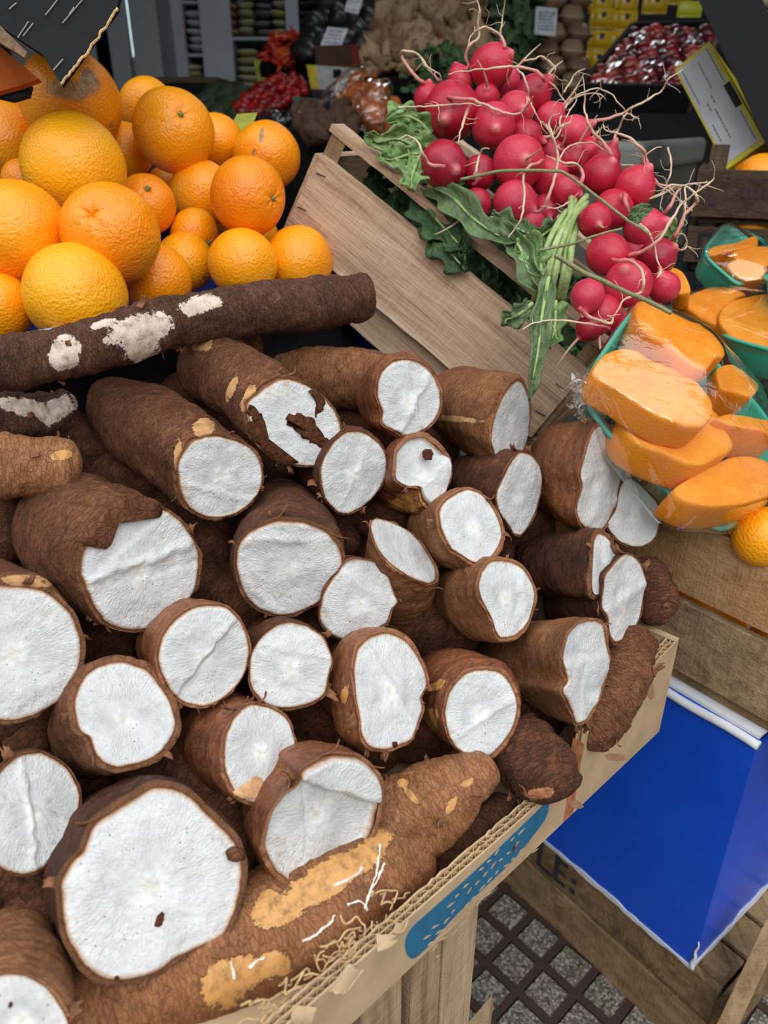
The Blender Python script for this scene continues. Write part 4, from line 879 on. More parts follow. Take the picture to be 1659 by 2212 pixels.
rd(28, 'speckled radish at the right edge behind the sideways one', 1419, 556, 40, 40, .005, (.7, -.5, -.2), [('3', [(1240,440),(1270,400),(1300,330),(1345,280),(1350,250),(1320,215),(1300,215),(1305,300),(1290,380)], .01), ('3', [(1260,470),(1290,485),(1305,465),(1300,420),(1270,410)], .0)])
rd(29, 'large smooth radish just above the squash tray corner', 1357, 613, 50, 50, -.018, (-.2, -.5, -.7), [('3', [(985,525),(1060,522),(1110,565),(1125,620),(1110,660),(1040,700),(1010,740),(980,800)], -.035)])
rd(30, 'radish at the lower right next to the wrapped squash', 1434, 620, 33, 35, -.002, (-.3, -.7, -.5), [('3', [(1190,560),(1195,580),(1180,600)], -.03)])
rd(31, 'pear shaped radish with its white tail pointing down', 1269, 639, 34, 38, -.025, (-.1, .8, -.55), [('3', [(845,730),(880,765),(925,785),(975,800),(990,780),(965,765)], -.03), ('3', [(975,822),(940,808),(860,796),(750,788),(650,796),(600,826)], -.035)], .25)
rd(32, 'dark radish underneath the pear shaped one', 1302, 678, 42, 40, .0, (.0, .7, -.4))
rd(33, 'lowest pinkish radish hidden beside the tray rim', 1276, 705, 34, 26, .005, (-.5, .6, -.3))
rd(34, 'small radish wedged behind the dusty pink one', 1268, 328, 28, 27, .035, (.3, -.8, 0), [('2', [(890,635),(905,600),(920,575),(930,560)], .02)])
rd(35, 'pink radish with its root rising straight up', 1308, 345, 32, 30, .03, (.4, -.9, .0), [('2', [(970,645),(985,610),(1010,560),(1035,510),(1050,490)], .02)], .3)
rd(36, 'radish in the gap right of the biggest one', 1191, 335, 30, 32, .03, (.3, -.3, -.5))
rd(37, 'dark red radish at the bottom of the gap behind the pale stalks', 1178, 450, 30, 32, .035, (.2, .3, -.5))
rd(38, 'radish in shadow between the round scarred one and the sideways one', 1370, 545, 36, 36, .03, (.3, -.2, -.5))
# loose broken roots tangled over the heap
for i, (fr, pts, off, lab) in enumerate((
    ('2', [(60,465),(110,460),(160,464),(230,456),(300,450),(380,452),(450,458),(480,500)], -.05, 'long thin broken root lying across the big elongated radish'),
    ('2', [(575,300),(605,335),(622,385),(622,430),(650,480),(675,525),(708,560)], -.04, 'broken white root hanging down below the pale pink radish'),
    ('2', [(600,262),(640,258),(680,245),(720,270),(738,300),(720,340)], -.02, 'short broken root arching behind the pale pink radish'),
    ('2', [(770,590),(760,520),(800,440),(860,400),(920,380),(970,400),(1010,440),(1040,475)], .0, 'broken white root arching over the middle of the heap'),
    ('2', [(780,470),(800,430),(860,410),(930,405),(960,430)], .01, 'short white root under the arching one'),
    ('2', [(1150,860),(1200,840),(1270,805),(1330,795),(1410,786)], .0, 'broken root sticking out to the right above the wooden crate'),
    ('2', [(1225,640),(1238,690),(1235,760),(1205,830),(1190,905)], .0, 'upright pinkish root at the right edge of the heap'),
    ('2', [(1025,712),(1070,712),(1130,745),(1170,790),(1240,840),(1310,890)], .0, 'pale root running along the right flank of the heap'),
    ('2', [(700,540),(740,600),(790,500),(830,440),(820,385)], .01, 'tangled white root in the middle of the heap'),
    ('2', [(745,760),(770,660),(840,615),(900,620),(950,650)], -.02, 'thin root curving over the small middle radishes'),
    ('2', [(700,330),(740,290),(770,262)], .02, 'short stiff root end behind the top radishes'),
    ('2', [(780,400),(820,330),(870,295)], .03, 'thin straight root in front of the plum tray'))):
    n = zpts(fr, pts); m_ = n[len(n) // 2]; d = rdep(*m_) + off; c = at(*m_, d)
    t = thing('broken_root', lab, 'root', c, None, 'loose roots on the radish heap'); tail_tube(t, fr, pts, d, d + .005, .0011, .0005, RTAILW, 'root_strand', 70 + i)
# ---------------------------------------------------------------- greens
def leaf_mat(name, a, b, vein, rough=.5):
    m = NT(name, rough, .4); n1 = m.noise(70, 5, .65); col = m.ramp(n1, (.3, a), (.7, b))
    v = m.attr('vein'); col = m.mix(m.ramp(v, (.82, 0.0), (.95, .8)), col, vein)
    m.color(col); m.bump(m.math('ADD', m.noise(180, 4, .7), m.math('MULTIPLY', v, .8)), .0016); return m.m
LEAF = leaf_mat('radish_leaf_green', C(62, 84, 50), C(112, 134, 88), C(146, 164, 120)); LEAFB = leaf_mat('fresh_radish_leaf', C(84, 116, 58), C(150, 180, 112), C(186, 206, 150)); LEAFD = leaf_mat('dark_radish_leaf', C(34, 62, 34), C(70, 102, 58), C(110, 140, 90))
STALK = leaf_mat('pale_green_stalk', C(128, 156, 84), C(184, 200, 138), C(200, 212, 160))
def leaf_geo(W, width, seed=0, twist=0.0, cup=.3, th=.00045, lobes=.3, nv=30, nu=11, upv=None):
    K = crom(np.asarray(W, float), nv, False); T = np.gradient(K, axis=0); T /= np.linalg.norm(T, axis=1)[:, None]
    V = []; vein = []
    for k in range(nv):
        t = k / (nv - 1); up = nrm(upv if upv is not None else CAM - K[k]); s = nrm(np.cross(T[k], up)); nn = np.cross(s, T[k]); a = twist * (t - .3)
        s, nn = s * math.cos(a) + nn * math.sin(a), nn * math.cos(a) - s * math.sin(a)
        for j in range(nu):
            q = 2 * j / (nu - 1) - 1
            hw = width * (max(0, math.sin(math.pi * min(1, .06 + t * .94) ** .75)) ** .6 * .95 + .05) * (1 + lobes * math.sin(t * 19 + seed + (2 if q > 0 else 0)) * abs(q) + lobes * .6 * fbm(np.array([[t * 7, seed, q > 0]]), seed, 2)[0])
            P = K[k] + s * q * hw + nn * (cup * hw * q * q)
            V.append(P + nn * (.42 * width * fbm(np.array([[t * 7 + seed, q * 2.6, seed * .7]]), seed, 3)[0])); vein.append(max(math.exp(-(q / .09) ** 2), .93 * math.exp(-((math.sin((t + abs(q) * .12) * 26)) / .22) ** 2) * (abs(q) < .85)))
    V = np.array(V); f = gridf(nu, nv, False); N = len(V)
    nrmv = np.zeros_like(V); fa = np.array(f); cr = np.cross(V[fa[:, 1]] - V[fa[:, 0]], V[fa[:, 3]] - V[fa[:, 0]])
    for c_ in range(4): np.add.at(nrmv, fa[:, c_], cr)
    nrmv /= np.linalg.norm(nrmv, axis=1)[:, None] + 1e-12
    f2 = f + [tuple(i + N for i in reversed(q)) for q in f]
    bd = list(range(nu)) + [k * nu + nu - 1 for k in range(1, nv)] + [(nv - 1) * nu + j for j in range(nu - 2, -1, -1)] + [k * nu for k in range(nv - 2, 0, -1)]
    f2 += [(b_, a_, a_ + N, b_ + N) for a_, b_ in zip(bd, bd[1:] + bd[:1])]
    return np.concatenate([V + nrmv * th, V - nrmv * th]), f2, vein + vein
def leaf(label, pts, wpx, mat=None, seed=0, twist=0.0, cup=.3, stalk=True, lobes=.3):
    W = [at(*p) for p in pts]; d = pts[len(pts) // 2][2]
    t = thing('radish_leaf', label, 'leaf', W[0], None, 'leaves in the radish crate')
    V, f, vn = leaf_geo(W, wpx * d / F, seed, twist, cup, lobes=lobes); mesh('blade', V, f, mat or LEAF, t, True, attrs={'vein': vn})
    if stalk:
        b = MB(); K = crom(np.array(W), 20, False); up = nrm(CAM - K[8]); b.tube(K[:16] + up * .0008, np.linspace(.0022, .0008, 16), 7); mesh('midrib', np.concatenate(b.V), b.f, STALK, t, True, attrs={'vein': np.zeros(sum(len(v) for v in b.V))})
    return t
lf = leaf
lf('bright lobed leaf at the upper left corner of the radish crate', [(930,290,0.820),(905,262,0.815),(870,250,0.810),(835,262,0.805)], 25, LEAFB, 1)
lf('bright curled leaf above the dusty radish', [(950,315,0.830),(905,318,0.820),(860,300,0.815),(815,305,0.810),(790,290,0.810)], 28, LEAFB, 2, .8)
lf('bright leaf with a folded tip reaching the crate rail', [(920,330,0.820),(880,335,0.810),(845,345,0.805),(815,335,0.800)], 23, LEAFB, 3, -.6)
lf('small bright leaf hanging down left of the dusty radish', [(905,340,.79),(895,365,.78),(888,392,.775),(893,412,.77)], 30, LEAFB, 4, .3)
lf('pale leaf behind the left edge radish', [(905,285,0.840),(880,270,0.840),(850,240,0.840),(870,225,0.840)], 20, LEAFB, 5, 1.2)
lf('long crumpled leaf draped over the rail below the heap', [(925,400,0.800),(975,425,0.785),(1020,470,0.770),(1070,505,0.760),(1115,525,0.755)], 31, LEAF, 6, .5, .5, True, .2)
lf('folded leaf continuing down along the rail to the stalks', [(1075,490,0.770),(1120,530,0.755),(1140,580,0.745),(1165,620,0.740),(1195,640,0.735)], 24, LEAF, 7, -.6, .6, True, .2)
lf('pointed leaf lying below the deep red radish', [(1060,470,0.780),(1090,482,0.770),(1130,500,0.765),(1165,515,0.765)], 24, LEAF, 8, .6)
lf('leaf standing against the pale stalks', [(1140,535,0.760),(1165,515,0.760),(1190,495,0.765),(1215,480,0.770)], 25, LEAF, 9, -.4)
lf('greyish leaf folded between crumpled leaf and stalks', [(1130,510,0.755),(1150,545,0.750),(1160,580,0.745),(1175,600,0.740)], 27, LEAFB, 10, .8, .5)
lf('wilted leaf hanging over the crate front down to the cassava', [(1185,600,0.685),(1176,650,0.672),(1168,700,0.665),(1162,760,0.665),(1150,820,0.668),(1143,865,0.672)], 21, LEAF, 11, .7, .7, True, .15)
lf('curled leaf in the gap below the rail, near the hanging one', [(1150,655,0.740),(1120,680,0.735),(1095,690,0.735),(1085,705,0.735)], 22, LEAF, 12, .8)
lf('bright leaf tip at the lower right corner of the crate', [(1200,650,0.730),(1200,690,0.725),(1195,725,0.725),(1185,750,0.725)], 25, LEAFB, 13, -.5)
lf('small leaf stuck on the shadowed radish', [(1362,478,.715),(1378,462,.708),(1392,452,.71),(1405,449,.715)], 16, LEAF, 14, .3, .3, False, .1)
lf('bright green leaf scrap at the right end of the heap', [(1435,475,0.770),(1448,490,0.765),(1455,510,0.765),(1450,528,0.765)], 15, LEAFB, 15, .4, .3, False)
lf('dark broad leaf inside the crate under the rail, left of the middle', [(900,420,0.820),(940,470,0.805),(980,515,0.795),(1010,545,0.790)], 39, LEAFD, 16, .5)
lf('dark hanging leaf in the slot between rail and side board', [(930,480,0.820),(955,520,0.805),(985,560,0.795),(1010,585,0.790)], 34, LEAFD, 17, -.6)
sb = thing('radish_stalk_bundle', 'bundle of pale green radish stalks rising between the leaves', 'stalks', at(1200, 540, .73))
rng = random.Random(3)
for k in range(11):
    x0, x1 = 1248 + rng.uniform(-14, 24), 1195 + rng.uniform(-30, 40); W = [at(x0, 425 + rng.uniform(-6, 25), .765), at(x0 * .6 + x1 * .4, 470, .755 + rng.uniform(-.01, .012)), at(x1 * .8 + x0 * .2, 530, .745 + rng.uniform(-.012, .01)), at(x1, 590, .745), at(x1 - 15, 650, .77)]
    b = MB(); b.tube(crom(np.array(W), 24, False), np.linspace(.0032, .0022, 24) * rng.uniform(.7, 1.3), 8); V = np.concatenate(b.V); mesh('stalk', V, b.f, STALK, sb, True, attrs={'vein': np.zeros(len(V))})
for lab, pts, r in (('long thin brownish green stalk lying across the radish heap', [(995,388,.745),(1070,372,.73),(1130,368,.72),(1190,370,.72),(1220,374,.72),(1270,412,.71),(1330,458,.70),(1400,506,.69)], .0017),
                    ('stiff olive stalk pointing from the leaves over the squash tray', [(1200,552,.69),(1250,583,.68),(1330,620,.655),(1390,648,.635),(1450,676,.62)], .0022),
                    ('dry forked twig below the round scarred radish', [(1165,540,.71),(1230,528,.705),(1290,508,.70),(1342,494,.70)], .0013)):
    b = MB(); K = crom(np.array([at(*p) for p in pts]), 50, False); K = K + .0007 * np.stack([fbm(K * 60, k, 2) for k in range(3)], 1); b.tube(K, np.linspace(r, r * .8, 50), 8); V = np.concatenate(b.V)
    t = thing('plant_stalk', lab, 'stalk', K[0]); mesh('stem', V, b.f, simple('olive_stalk', C(128, 132, 92), .6, .3, 200, .3), t, True)
gm = MB(); rng = random.Random(11); vn = []
for k in range(70):
    u, v, w_ = rng.uniform(.03, .35), rng.uniform(.03, .20), rng.uniform(-.11, -.02); o = RP + R1 * u + R2 * v + R3 * w_; dr = nrm([rng.uniform(-1, 1), rng.uniform(-1, .3), rng.uniform(-.6, .6)]); W = [o]
    for j in range(3): dr = nrm(dr + .5 * np.array([rng.uniform(-1, 1) for _ in range(3)])); W.append(W[-1] + dr * rng.uniform(.012, .024))
    W = [p + R2 * max(0, .028 - (p - RP) @ R2) - R3 * max(0, (p - RP) @ R3 + .004) for p in W]
    V, f, vv = leaf_geo(W, rng.uniform(.012, .022), k, rng.uniform(-1, 1), .4, nv=14, nu=7); gm.add(V, f); vn += vv
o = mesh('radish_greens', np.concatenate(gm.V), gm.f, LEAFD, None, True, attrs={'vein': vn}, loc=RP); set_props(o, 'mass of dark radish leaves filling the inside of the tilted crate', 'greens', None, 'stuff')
# ---------------------------------------------------------------- right hand stack: slatted crate, blue box, orange crate
Q0 = np.array([.367, .565, 0]); UB = azd(-38); UA = azd(52)
def qbox(b, u0, u1, v0, v1, z0, z1): return b.box(Q0, UB, UA, Z3, u0, u1, v0, v1, z0, z1)
k2 = thing('wooden_crate', 'low weathered crate with dark stencilled strokes, on the pavement under the blue box', 'crate', Q0 + UB * .15 + UA * .15 + Z3 * FZ)
for z0, z1 in ((.287, .348), (FZ, .279)): qbox(MB(), -.035, .4, .002, .012, z0, z1).build('side_board', WOODG[1], k2, bevel=.001)
for u in (-.03, .36): qbox(MB(), u, u + .03, .0125, .04, FZ, .348).build('corner_post', WOODG[2], k2)
for j in range(6): qbox(MB(), -.033, .4, .013 + j * .057, .063 + j * .057, .338, .346).build('top_slat', WOODG[1], k2, bevel=.001)
qbox(MB(), -.035, .4, .352, .362, FZ, .348).build('side_board', WOODG[1], k2)
qbox(MB(), -.045, -.0355, .0, .362, FZ, .335).build('end_board', WOODG[0], k2, bevel=.001)
b = MB()
for i, (u, z, w_, h) in enumerate(((.262, .318, .008, .05), (.236, .318, .008, .05), (.222, .296, .022, .007), (.205, .318, .008, .048), (.195, .337, .016, .007), (.195, .318, .013, .006), (.195, .298, .016, .007), (.175, .302, .008, .01), (.175, .322, .008, .01))):
    qbox(b, u - w_ / 2, u + w_ / 2, .0012, .0021, z - h / 2, min(.347, z + h / 2))
b.build('stencilled_strokes', simple('faded_dark_blue_ink', C(58, 56, 66), .8, .1, 150, .3), k2)
# post with grain standing at the near right corner
p_ = thing('wooden_post', 'grey grained wooden board standing upright at the lower right edge', 'board', at(1590, 2240, .92))
MB().hexa([at(x, y, d) for d in (.855, .88) for x, y in ((1535, 2240), (1585, 2240), (1700, 1990), (1655, 1985))]).build('plank', WOODG[2], p_, bevel=.001)
# blue box with white torn edges
BLUE = NT('glossy_cobalt_board', .32, .5); BLUE.color(BLUE.mix(BLUE.ramp(BLUE.noise(130, 5, .8), (.70, 0.0), (.74, .5)), BLUE.ramp(BLUE.noise(5, 3), (.3, C(12, 76, 206)), (.7, C(20, 92, 226))), C(90, 100, 130))); BLUE = BLUE.m
bx_ = thing('cobalt_box', 'upright cobalt blue box with torn white edges, standing on the low crate', 'box', Q0 + Z3 * .349)
qbox(MB(), 0, .34, 0, .004, .352, .712).build('front_panel', BLUE, bx_)
qbox(MB(), 0, .004, .0045, .32, .352, .70).build('side_panel', BLUE, bx_)
qbox(MB(), .0045, .34, .3, .304, .352, .70).build('back_panel', BLUE, bx_)
qbox(MB(), .336, .34, .0045, .3, .352, .70).build('side_panel', BLUE, bx_)
qbox(MB(), .0, .34, .0, .304, .7125, .716).build('top_panel', WHITEB, bx_)
b = MB(); rng = random.Random(4)
def ragged(base, e, L, n, z0, lo, hi, off):
    V = []
    for i in range(n):
        t = i / (n - 1); c = base + e * L * t; h = z0 + lo * (.4 + .9 * abs(fbm(np.array([[t * 9, lo, 3]]), 5, 3)[0])); l = z0 - hi * (.3 + .7 * abs(fbm(np.array([[t * 14, hi, 1]]), 7, 3)[0]))
        V += [c + off + Z3 * l, c + off * 1.3 + Z3 * h, c - off * .5 + Z3 * h, c - off * .5 + Z3 * l]
    b.add(np.array(V), gridf(4, n) + [(3, 2, 1, 0), tuple(range(4 * n - 4, 4 * n))])
ragged(Q0, UB, .34, 60, .352, .005, .005, -UA * .0012); ragged(Q0, UA, .32, 60, .352, .012, .005, -UB * .0012)
b.build('torn_white_edge', WHITEB, bx_)
MB().tube([Q0 + UB * u - UA * .001 + Z3 * (.706 + .001 * math.sin(u * 60)) for u in np.linspace(-.002, .34, 40)], .005, 10).build('folded_white_rim', WHITEB, bx_, True)
MB().tube([Q0 + Z3 * z - UA * .0006 + UB * .001 * math.sin(z * 300) for z in np.linspace(.352, .40, 14)], np.linspace(.003, .0008, 14), 6).build('scuffed_corner', WHITEB, bx_, True)
# crate with oranges above it
k1 = thing('wooden_crate', 'wooden fruit crate with a dark gap between boards, standing on the blue box', 'crate', Q0 + UB * .1 + UA * .15 + Z3 * .717)
WOODB = [wood_mat('brown_crate_board', C(134, 96, 62), C(176, 132, 88), C(200, 160, 116), 1, .8, .3), wood_mat('brown_crate_post', C(90, 64, 40), C(128, 92, 60), C(160, 120, 84), 2, .8, .3)]
qbox(MB(), -.12, .36, .004, .013, .733, .815).build('side_board', WOOD[1], k1, bevel=.001)
qbox(MB(), -.12, .36, .002, .011, .826, .904).build('side_board', WOODB[0], k1, bevel=.001)
qbox(MB(), -.12, .36, .012, .05, .718, .731).build('bottom_runner', WOODG[1], k1)
qbox(MB(), .3, .36, .0135, .04, .733, .905).build('corner_post', WOODB[1], k1)
qbox(MB(), -.12, .36, .30, .309, .733, .815).build('side_board', WOODG[1], k1)
qbox(MB(), -.12, .36, .30, .309, .826, .904).build('side_board', WOODB[0], k1)
qbox(MB(), .351, .36, .0135, .3, .733, .90).build('end_board', WOODB[0], k1)
qbox(MB(), -.12, -.111, .0135, .3, .733, .90).build('end_board', WOODB[0], k1); qbox(MB(), -.12, .36, .0135, .3, .7315, .736).build('bottom_board', WOODG[1], k1)
TR = 'oranges in the crate below the squash trays'
for i, (u, v, z) in enumerate(((.02, .06, .775), (.105, .06, .775), (.19, .06, .775), (.02, .06, .855), (.10, .07, .853), (-.055, .062, .78))):
    P = Q0 + UB * u + UA * v + Z3 * z; x, y, d = proj(P); orange('orange in the shade seen through the gap between the crate boards', x, y, .04 * F / d, .04 * F / d, .04, d=d, seed=40 + i, group=TR)
P = Q0 - UB * .004 + UA * .05 + Z3 * .868; x, y, d = proj(P); orange('orange at the right frame edge under the squash tray', 1650, 1160, 62, 66, .038, d=.70, seed=50, group=TR)
# ---------------------------------------------------------------- squash trays
TEAL = NT('teal_tray', .35, .5, C(70, 190, 165)).set(Subsurface_Weight=.15, Subsurface_Radius=(.01, .02, .015), Subsurface_Scale=.5).m
def squash_mat():
    m = NT('orange_squash_flesh', .42, .4); n1 = m.noise(45, 5, .65); n2 = m.noise(380, 4, .7)
    f = m.math('ADD', m.math('MULTIPLY', n1, .8), m.math('MULTIPLY', n2, .3)); col = m.ramp(f, (.35, C(242, 136, 12)), (.55, C(250, 154, 28)), (.75, C(252, 172, 54)))
    col = m.mix(m.ramp(m.attr('side'), (.4, 0.0), (.6, .45)), col, C(246, 146, 8))
    m.color(col); m.bump(m.math('ADD', n1, n2), .0009); m.set(Subsurface_Weight=.07, Subsurface_Radius=(.008, .004, .001), Subsurface_Scale=1.0); return m.m
SQ = squash_mat()
def film_mat():
    m = NT('clear_cling_film', .06, .5); t = m.t
    st = m.noise(1.0, 3, .5, 1.5, src=m.map((20, 110, 40), (.3, .4, .9))); st2 = m.noise(55, 3, .6, 1)
    bp = m.n('ShaderNodeBump', Height=m.math('ADD', m.ramp(st, (.62, 0.0), (.70, 1.0)), m.math('MULTIPLY', st2, 1.0)), Distance=.0010, Strength=.35)
    gl = m.n('ShaderNodeBsdfGlossy', Color=(1, 1, 1, 1), Roughness=.05, Normal=bp.outputs[0]); tr = m.n('ShaderNodeBsdfTransparent', Color=(.98, .98, .98, 1))
    fc = m.n('ShaderNodeLayerWeight', Blend=.5, Normal=bp.outputs[0]).outputs['Facing']; fr = m.math('ADD', .05, m.math('MULTIPLY', m.math('POWER', fc, 4.0), .8)); mx = m.n('ShaderNodeMixShader', _0=m.math('MULTIPLY', fr, 1.8, True), _1=tr.outputs[0], _2=gl.outputs[0])
    t.links.new(mx.outputs[0], m.out.inputs[0]); return m.m
FILM = film_mat()
def tray(label, O, ex, ey, h=.026, group='teal trays of cut squash'):
    """O corner of the rim, ex / ey the rim's edge vectors; the floor lies h behind the rim"""
    n = nrm(np.cross(ex, ey)); n = n if n @ (CAM - O) > 0 else -n
    t = thing('squash_tray', label, 'tray', O + (ex + ey) / 2 - n * h, None, group); c = (ex + ey) / 2 + O; a, b_ = np.linalg.norm(ex) / 2, np.linalg.norm(ey) / 2; ux, uy = nrm(ex), nrm(ey)
    NA = 72; th = bump_angles(NA); sg = lambda v: np.sign(v) * np.abs(v) ** .45
    shp = np.stack([sg(np.cos(th)), sg(np.sin(th))], 1); V = []
    def ring(s, z, k=0): V.append(c + ((a * s + k) * shp[:, :1]) * ux + ((b_ * s + k) * shp[:, 1:]) * uy + n * z)
    ring(.5, -h + .002); ring(.8, -h + .002); ring(.86, -h + .004); ring(.97, -.003); ring(1, 0, -.001); ring(1, .0012, .0012); ring(1, .0, .0032); ring(1, -.002, .003); ring(1, -.0025, .0008); ring(.97, -.005, .0015); ring(.87, -h + .003, .001); ring(.80, -h, .001); ring(.5, -h)
    W = np.concatenate(V); m = len(V); o = mesh('tray_body', W, gridf(NA, m) + [tuple(range(NA)), tuple(range((m - 1) * NA, m * NA))[::-1]], TEAL, t); fixn(o)
    return t, W[4 * NA:7 * NA], n
ZF['4'] = (2.968, 1100, 500)
def squash(label, fr, top, d, n, th, seed=0):
    px = crom(zpts(fr, top), 72); c0 = at(*px.mean(0), d); n = nrm(n); P = plane_hit(px, c0, n); c = P.mean(0); rel = P - c
    t = thing('squash_slice', label, 'squash', c - n * th, None, 'cut squash pieces'); rings = []; side = []
    for s, z in ((.02, 0), (.35, 0), (.65, 0), (.88, 0), (.965, -.0004), (.992, -.002), (1.0, -.005), (1.0, -.3 * th), (.995, -.6 * th), (.985, -th + .004), (.96, -th + .001), (.6, -th), (.02, -th)):
        R_ = c + rel * s + n * z; R_ = R_ + n * (.0012 * fbm(R_ * 60 + seed, seed, 3))[:, None]; rings.append(R_); side += [1.0 if z < -.004 else 0.0] * 72
    m = len(rings); o = mesh('flesh', np.concatenate(rings), gridf(72, m) + [tuple(range(72)), tuple(range((m - 1) * 72, m * 72))[::-1]], SQ, t, attrs={'side': side}); fixn(o)
    return np.concatenate(rings)
def film(t, pts, vox=.0035):
    bm = bmesh.new()
    for p in pts: bm.verts.new(p)
    bmesh.ops.convex_hull(bm, input=bm.verts[:]); bmesh.ops.delete(bm, geom=[v for v in bm.verts if not v.link_faces], context='VERTS')
    bmesh.ops.recalc_face_normals(bm, faces=bm.faces[:]); bm.normal_update()
    for v in bm.verts: v.co += v.normal * .0025
    bmesh.ops.triangulate(bm, faces=bm.faces[:])
    for _ in range(3):
        bmesh.ops.subdivide_edges(bm, edges=[e for e in bm.edges if e.calc_length() > .012], cuts=1, use_grid_fill=False); bmesh.ops.triangulate(bm, faces=bm.faces[:])
    V = np.array([v.co[:] for v in bm.verts]); f = [tuple(v.index for v in q.verts) for q in bm.faces]; bm.verts.index_update()
    f = [tuple(v.index for v in q.verts) for q in bm.faces]; bm.free()
    V = V + .0007 * np.stack([fbm(V * 45, k, 3) for k in range(3)], 1)
    o = mesh('cling_film', V, f, FILM, t, True); return o
TA, TB, TC = at(1395, 632, .70), at(1240, 862, .66), at(1570, 1178, .695)
t1, rim1, n1_ = tray('large teal tray wrapped in cling film with six squash pieces, beside the radishes', TB, TA - TB, TC - TB)
def d1(x, y, h=0): q = np.array([[x, y]]); P = plane_hit(q, TB, n1_)[0] + 0; return proj(P)[2] - h
sv = []
NS = np.array([.25, -.45, .86])
sv.append(squash('topmost squash piece with a bumpy orange cut face', '4', [(815,475),(850,440),(1000,490),(1150,560),(1230,590),(1310,660),(1380,740),(1390,790),(1330,810),(1270,880),(1190,860),(1100,810),(1000,720),(880,640),(820,560)], .676, NS, .036, 1))
sv.append(squash('large oval squash slice glaring white under the film, left in the tray', '4', [(540,880),(600,790),(700,745),(800,760),(900,810),(1050,870),(1200,950),(1290,1060),(1315,1150),(1290,1210),(1230,1250),(1120,1240),(1000,1200),(850,1120),(700,1010),(590,960)], .642, NS, .030, 2))
sv.append(squash('squash wedge with an angular side under the large oval slice', '4', [(720,1200),(800,1330),(1000,1430),(1210,1500),(1350,1440),(1440,1380),(1390,1270),(1330,1150),(1200,1060),(950,1080),(780,1120)], .668, NS, .038, 3))
sv.append(squash('lowest thick squash piece at the bottom of the tray', '4', [(1060,1660),(1150,1580),(1300,1500),(1440,1440),(1600,1450),(1720,1520),(1710,1660),(1600,1720),(1400,1760),(1200,1750)], .672, NS, .038, 4))
sv.append(squash('squash piece at the right behind the topmost one', '4', [(1330,880),(1420,850),(1500,890),(1590,960),(1605,1000),(1550,1060),(1450,1030),(1350,990)], .712, NS, .034, 5))
sv.append(squash('squash block lying at the right edge of the large tray', '4', [(1325,1195),(1420,1168),(1600,1195),(1760,1240),(1740,1300),(1560,1270),(1400,1235)], .69, NS + [.05, .1, 0], .040, 6))
film(t1, np.concatenate([rim1] + sv))
# crumpled gather of film at the left end
b = MB(); rng = random.Random(8)
for k in range(7):
    o = at(1252 + rng.uniform(-12, 18), 835 + rng.uniform(-15, 55), .655 + rng.uniform(-.006, .004)); a1 = nrm([rng.uniform(-1, 1) for _ in range(3)]); a2 = nrm(np.cross(a1, [rng.uniform(-1, 1) for _ in range(3)])); N = 9; V = []
    for i in range(N):
        for j in range(N):
            V.append(o + a1 * .022 * (i / (N - 1) - .5) + a2 * .022 * (j / (N - 1) - .5))
    V = np.array(V); V = V + .006 * np.stack([fbm(V * 120 + k, q, 3) for q in range(3)], 1); b.add(V, gridf(N, N, False))
V = np.concatenate(b.V); mesh('film_gather', V, b.f, FILM, t1, False)
# second tray, right
ex2, ey2 = azd(150) * .19, azd(60) * .13; O2 = at(1541, 722, .80)
t2, rim2, _ = tray('teal tray with two wrapped squash halves at the right frame edge', O2 - ex2 * .03, ex2, ey2, .034)
sv = [squash('squash half with a curved back in the right tray', '4', [(1060,445),(1130,410),(1250,370),(1350,350),(1450,370),(1520,400),(1450,430),(1390,480),(1345,540),(1330,600),(1240,560),(1150,500)], .825, (-.1, -.45, .86), .022, 7),
      squash('round squash slice lying at the right frame edge, streaked with film folds', '4', [(1345,560),(1365,490),(1430,440),(1540,410),(1680,400),(1780,450),(1800,620),(1720,740),(1560,720),(1440,680),(1375,620)], .80, (.0, -.6, .8), .026, 8)]
film(t2, np.concatenate([rim2] + sv))
# third tray, further back
O3, A3, B3 = at(1517, 548, .86), at(1604, 622, .83), at(1640, 560, .92)
t3, rim3, _ = tray('teal tray of broken squash chunks behind the two front trays', O3, A3 - O3, (B3 - A3) * 1.3, .03)
sv = [squash('squash chunk rising to a point in the rear tray', '4', [(1260,130),(1330,90),(1450,70),(1580,20),(1600,70),(1560,110),(1400,130),(1300,150)], .88, (.0, -.6, .8), .03, 9),
      squash('squash chunk at the right of the rear tray', '4', [(1420,140),(1500,110),(1600,90),(1720,120),(1700,200),(1600,230),(1500,200)], .86, (.1, -.6, .8), .035, 10),
      squash('squash chunk with a glint low in the rear tray', '4', [(1400,215),(1470,185),(1560,210),(1640,240),(1640,300),(1540,310),(1450,280)], .835, (-.1, -.7, .7), .03, 11)]
film(t3, np.concatenate([rim3] + sv))
O4 = at(1634, 600, .79)
t4, rim4, _ = tray('teal tray corner just entering the right frame edge', O4, azd(140) * .12, azd(50) * .11, .03)
squash('loose squash piece in the shade between radishes and rear tray', '4', [(1010,245),(1050,230),(1110,260),(1150,320),(1160,380),(1100,400),(1060,380),(1040,320)], .80, (-.3, -.6, .7), .03, 12)
film(t4, rim4)
# wooden support under the trays
ss = thing('plank_table', 'dark plank table behind the fruit crate under the rear trays', 'table', Q0 + UB * .1 + UA * .5 + Z3 * FZ)
qbox(MB(), -.3, .12, .33, .75, .80, .83).build('table_top', WOODG[1], ss)
for u in (-.28, .08):
    for v in (.34, .70): qbox(MB(), u, u + .04, v, v + .04, FZ, .80).build('leg', WOODG[2], ss)
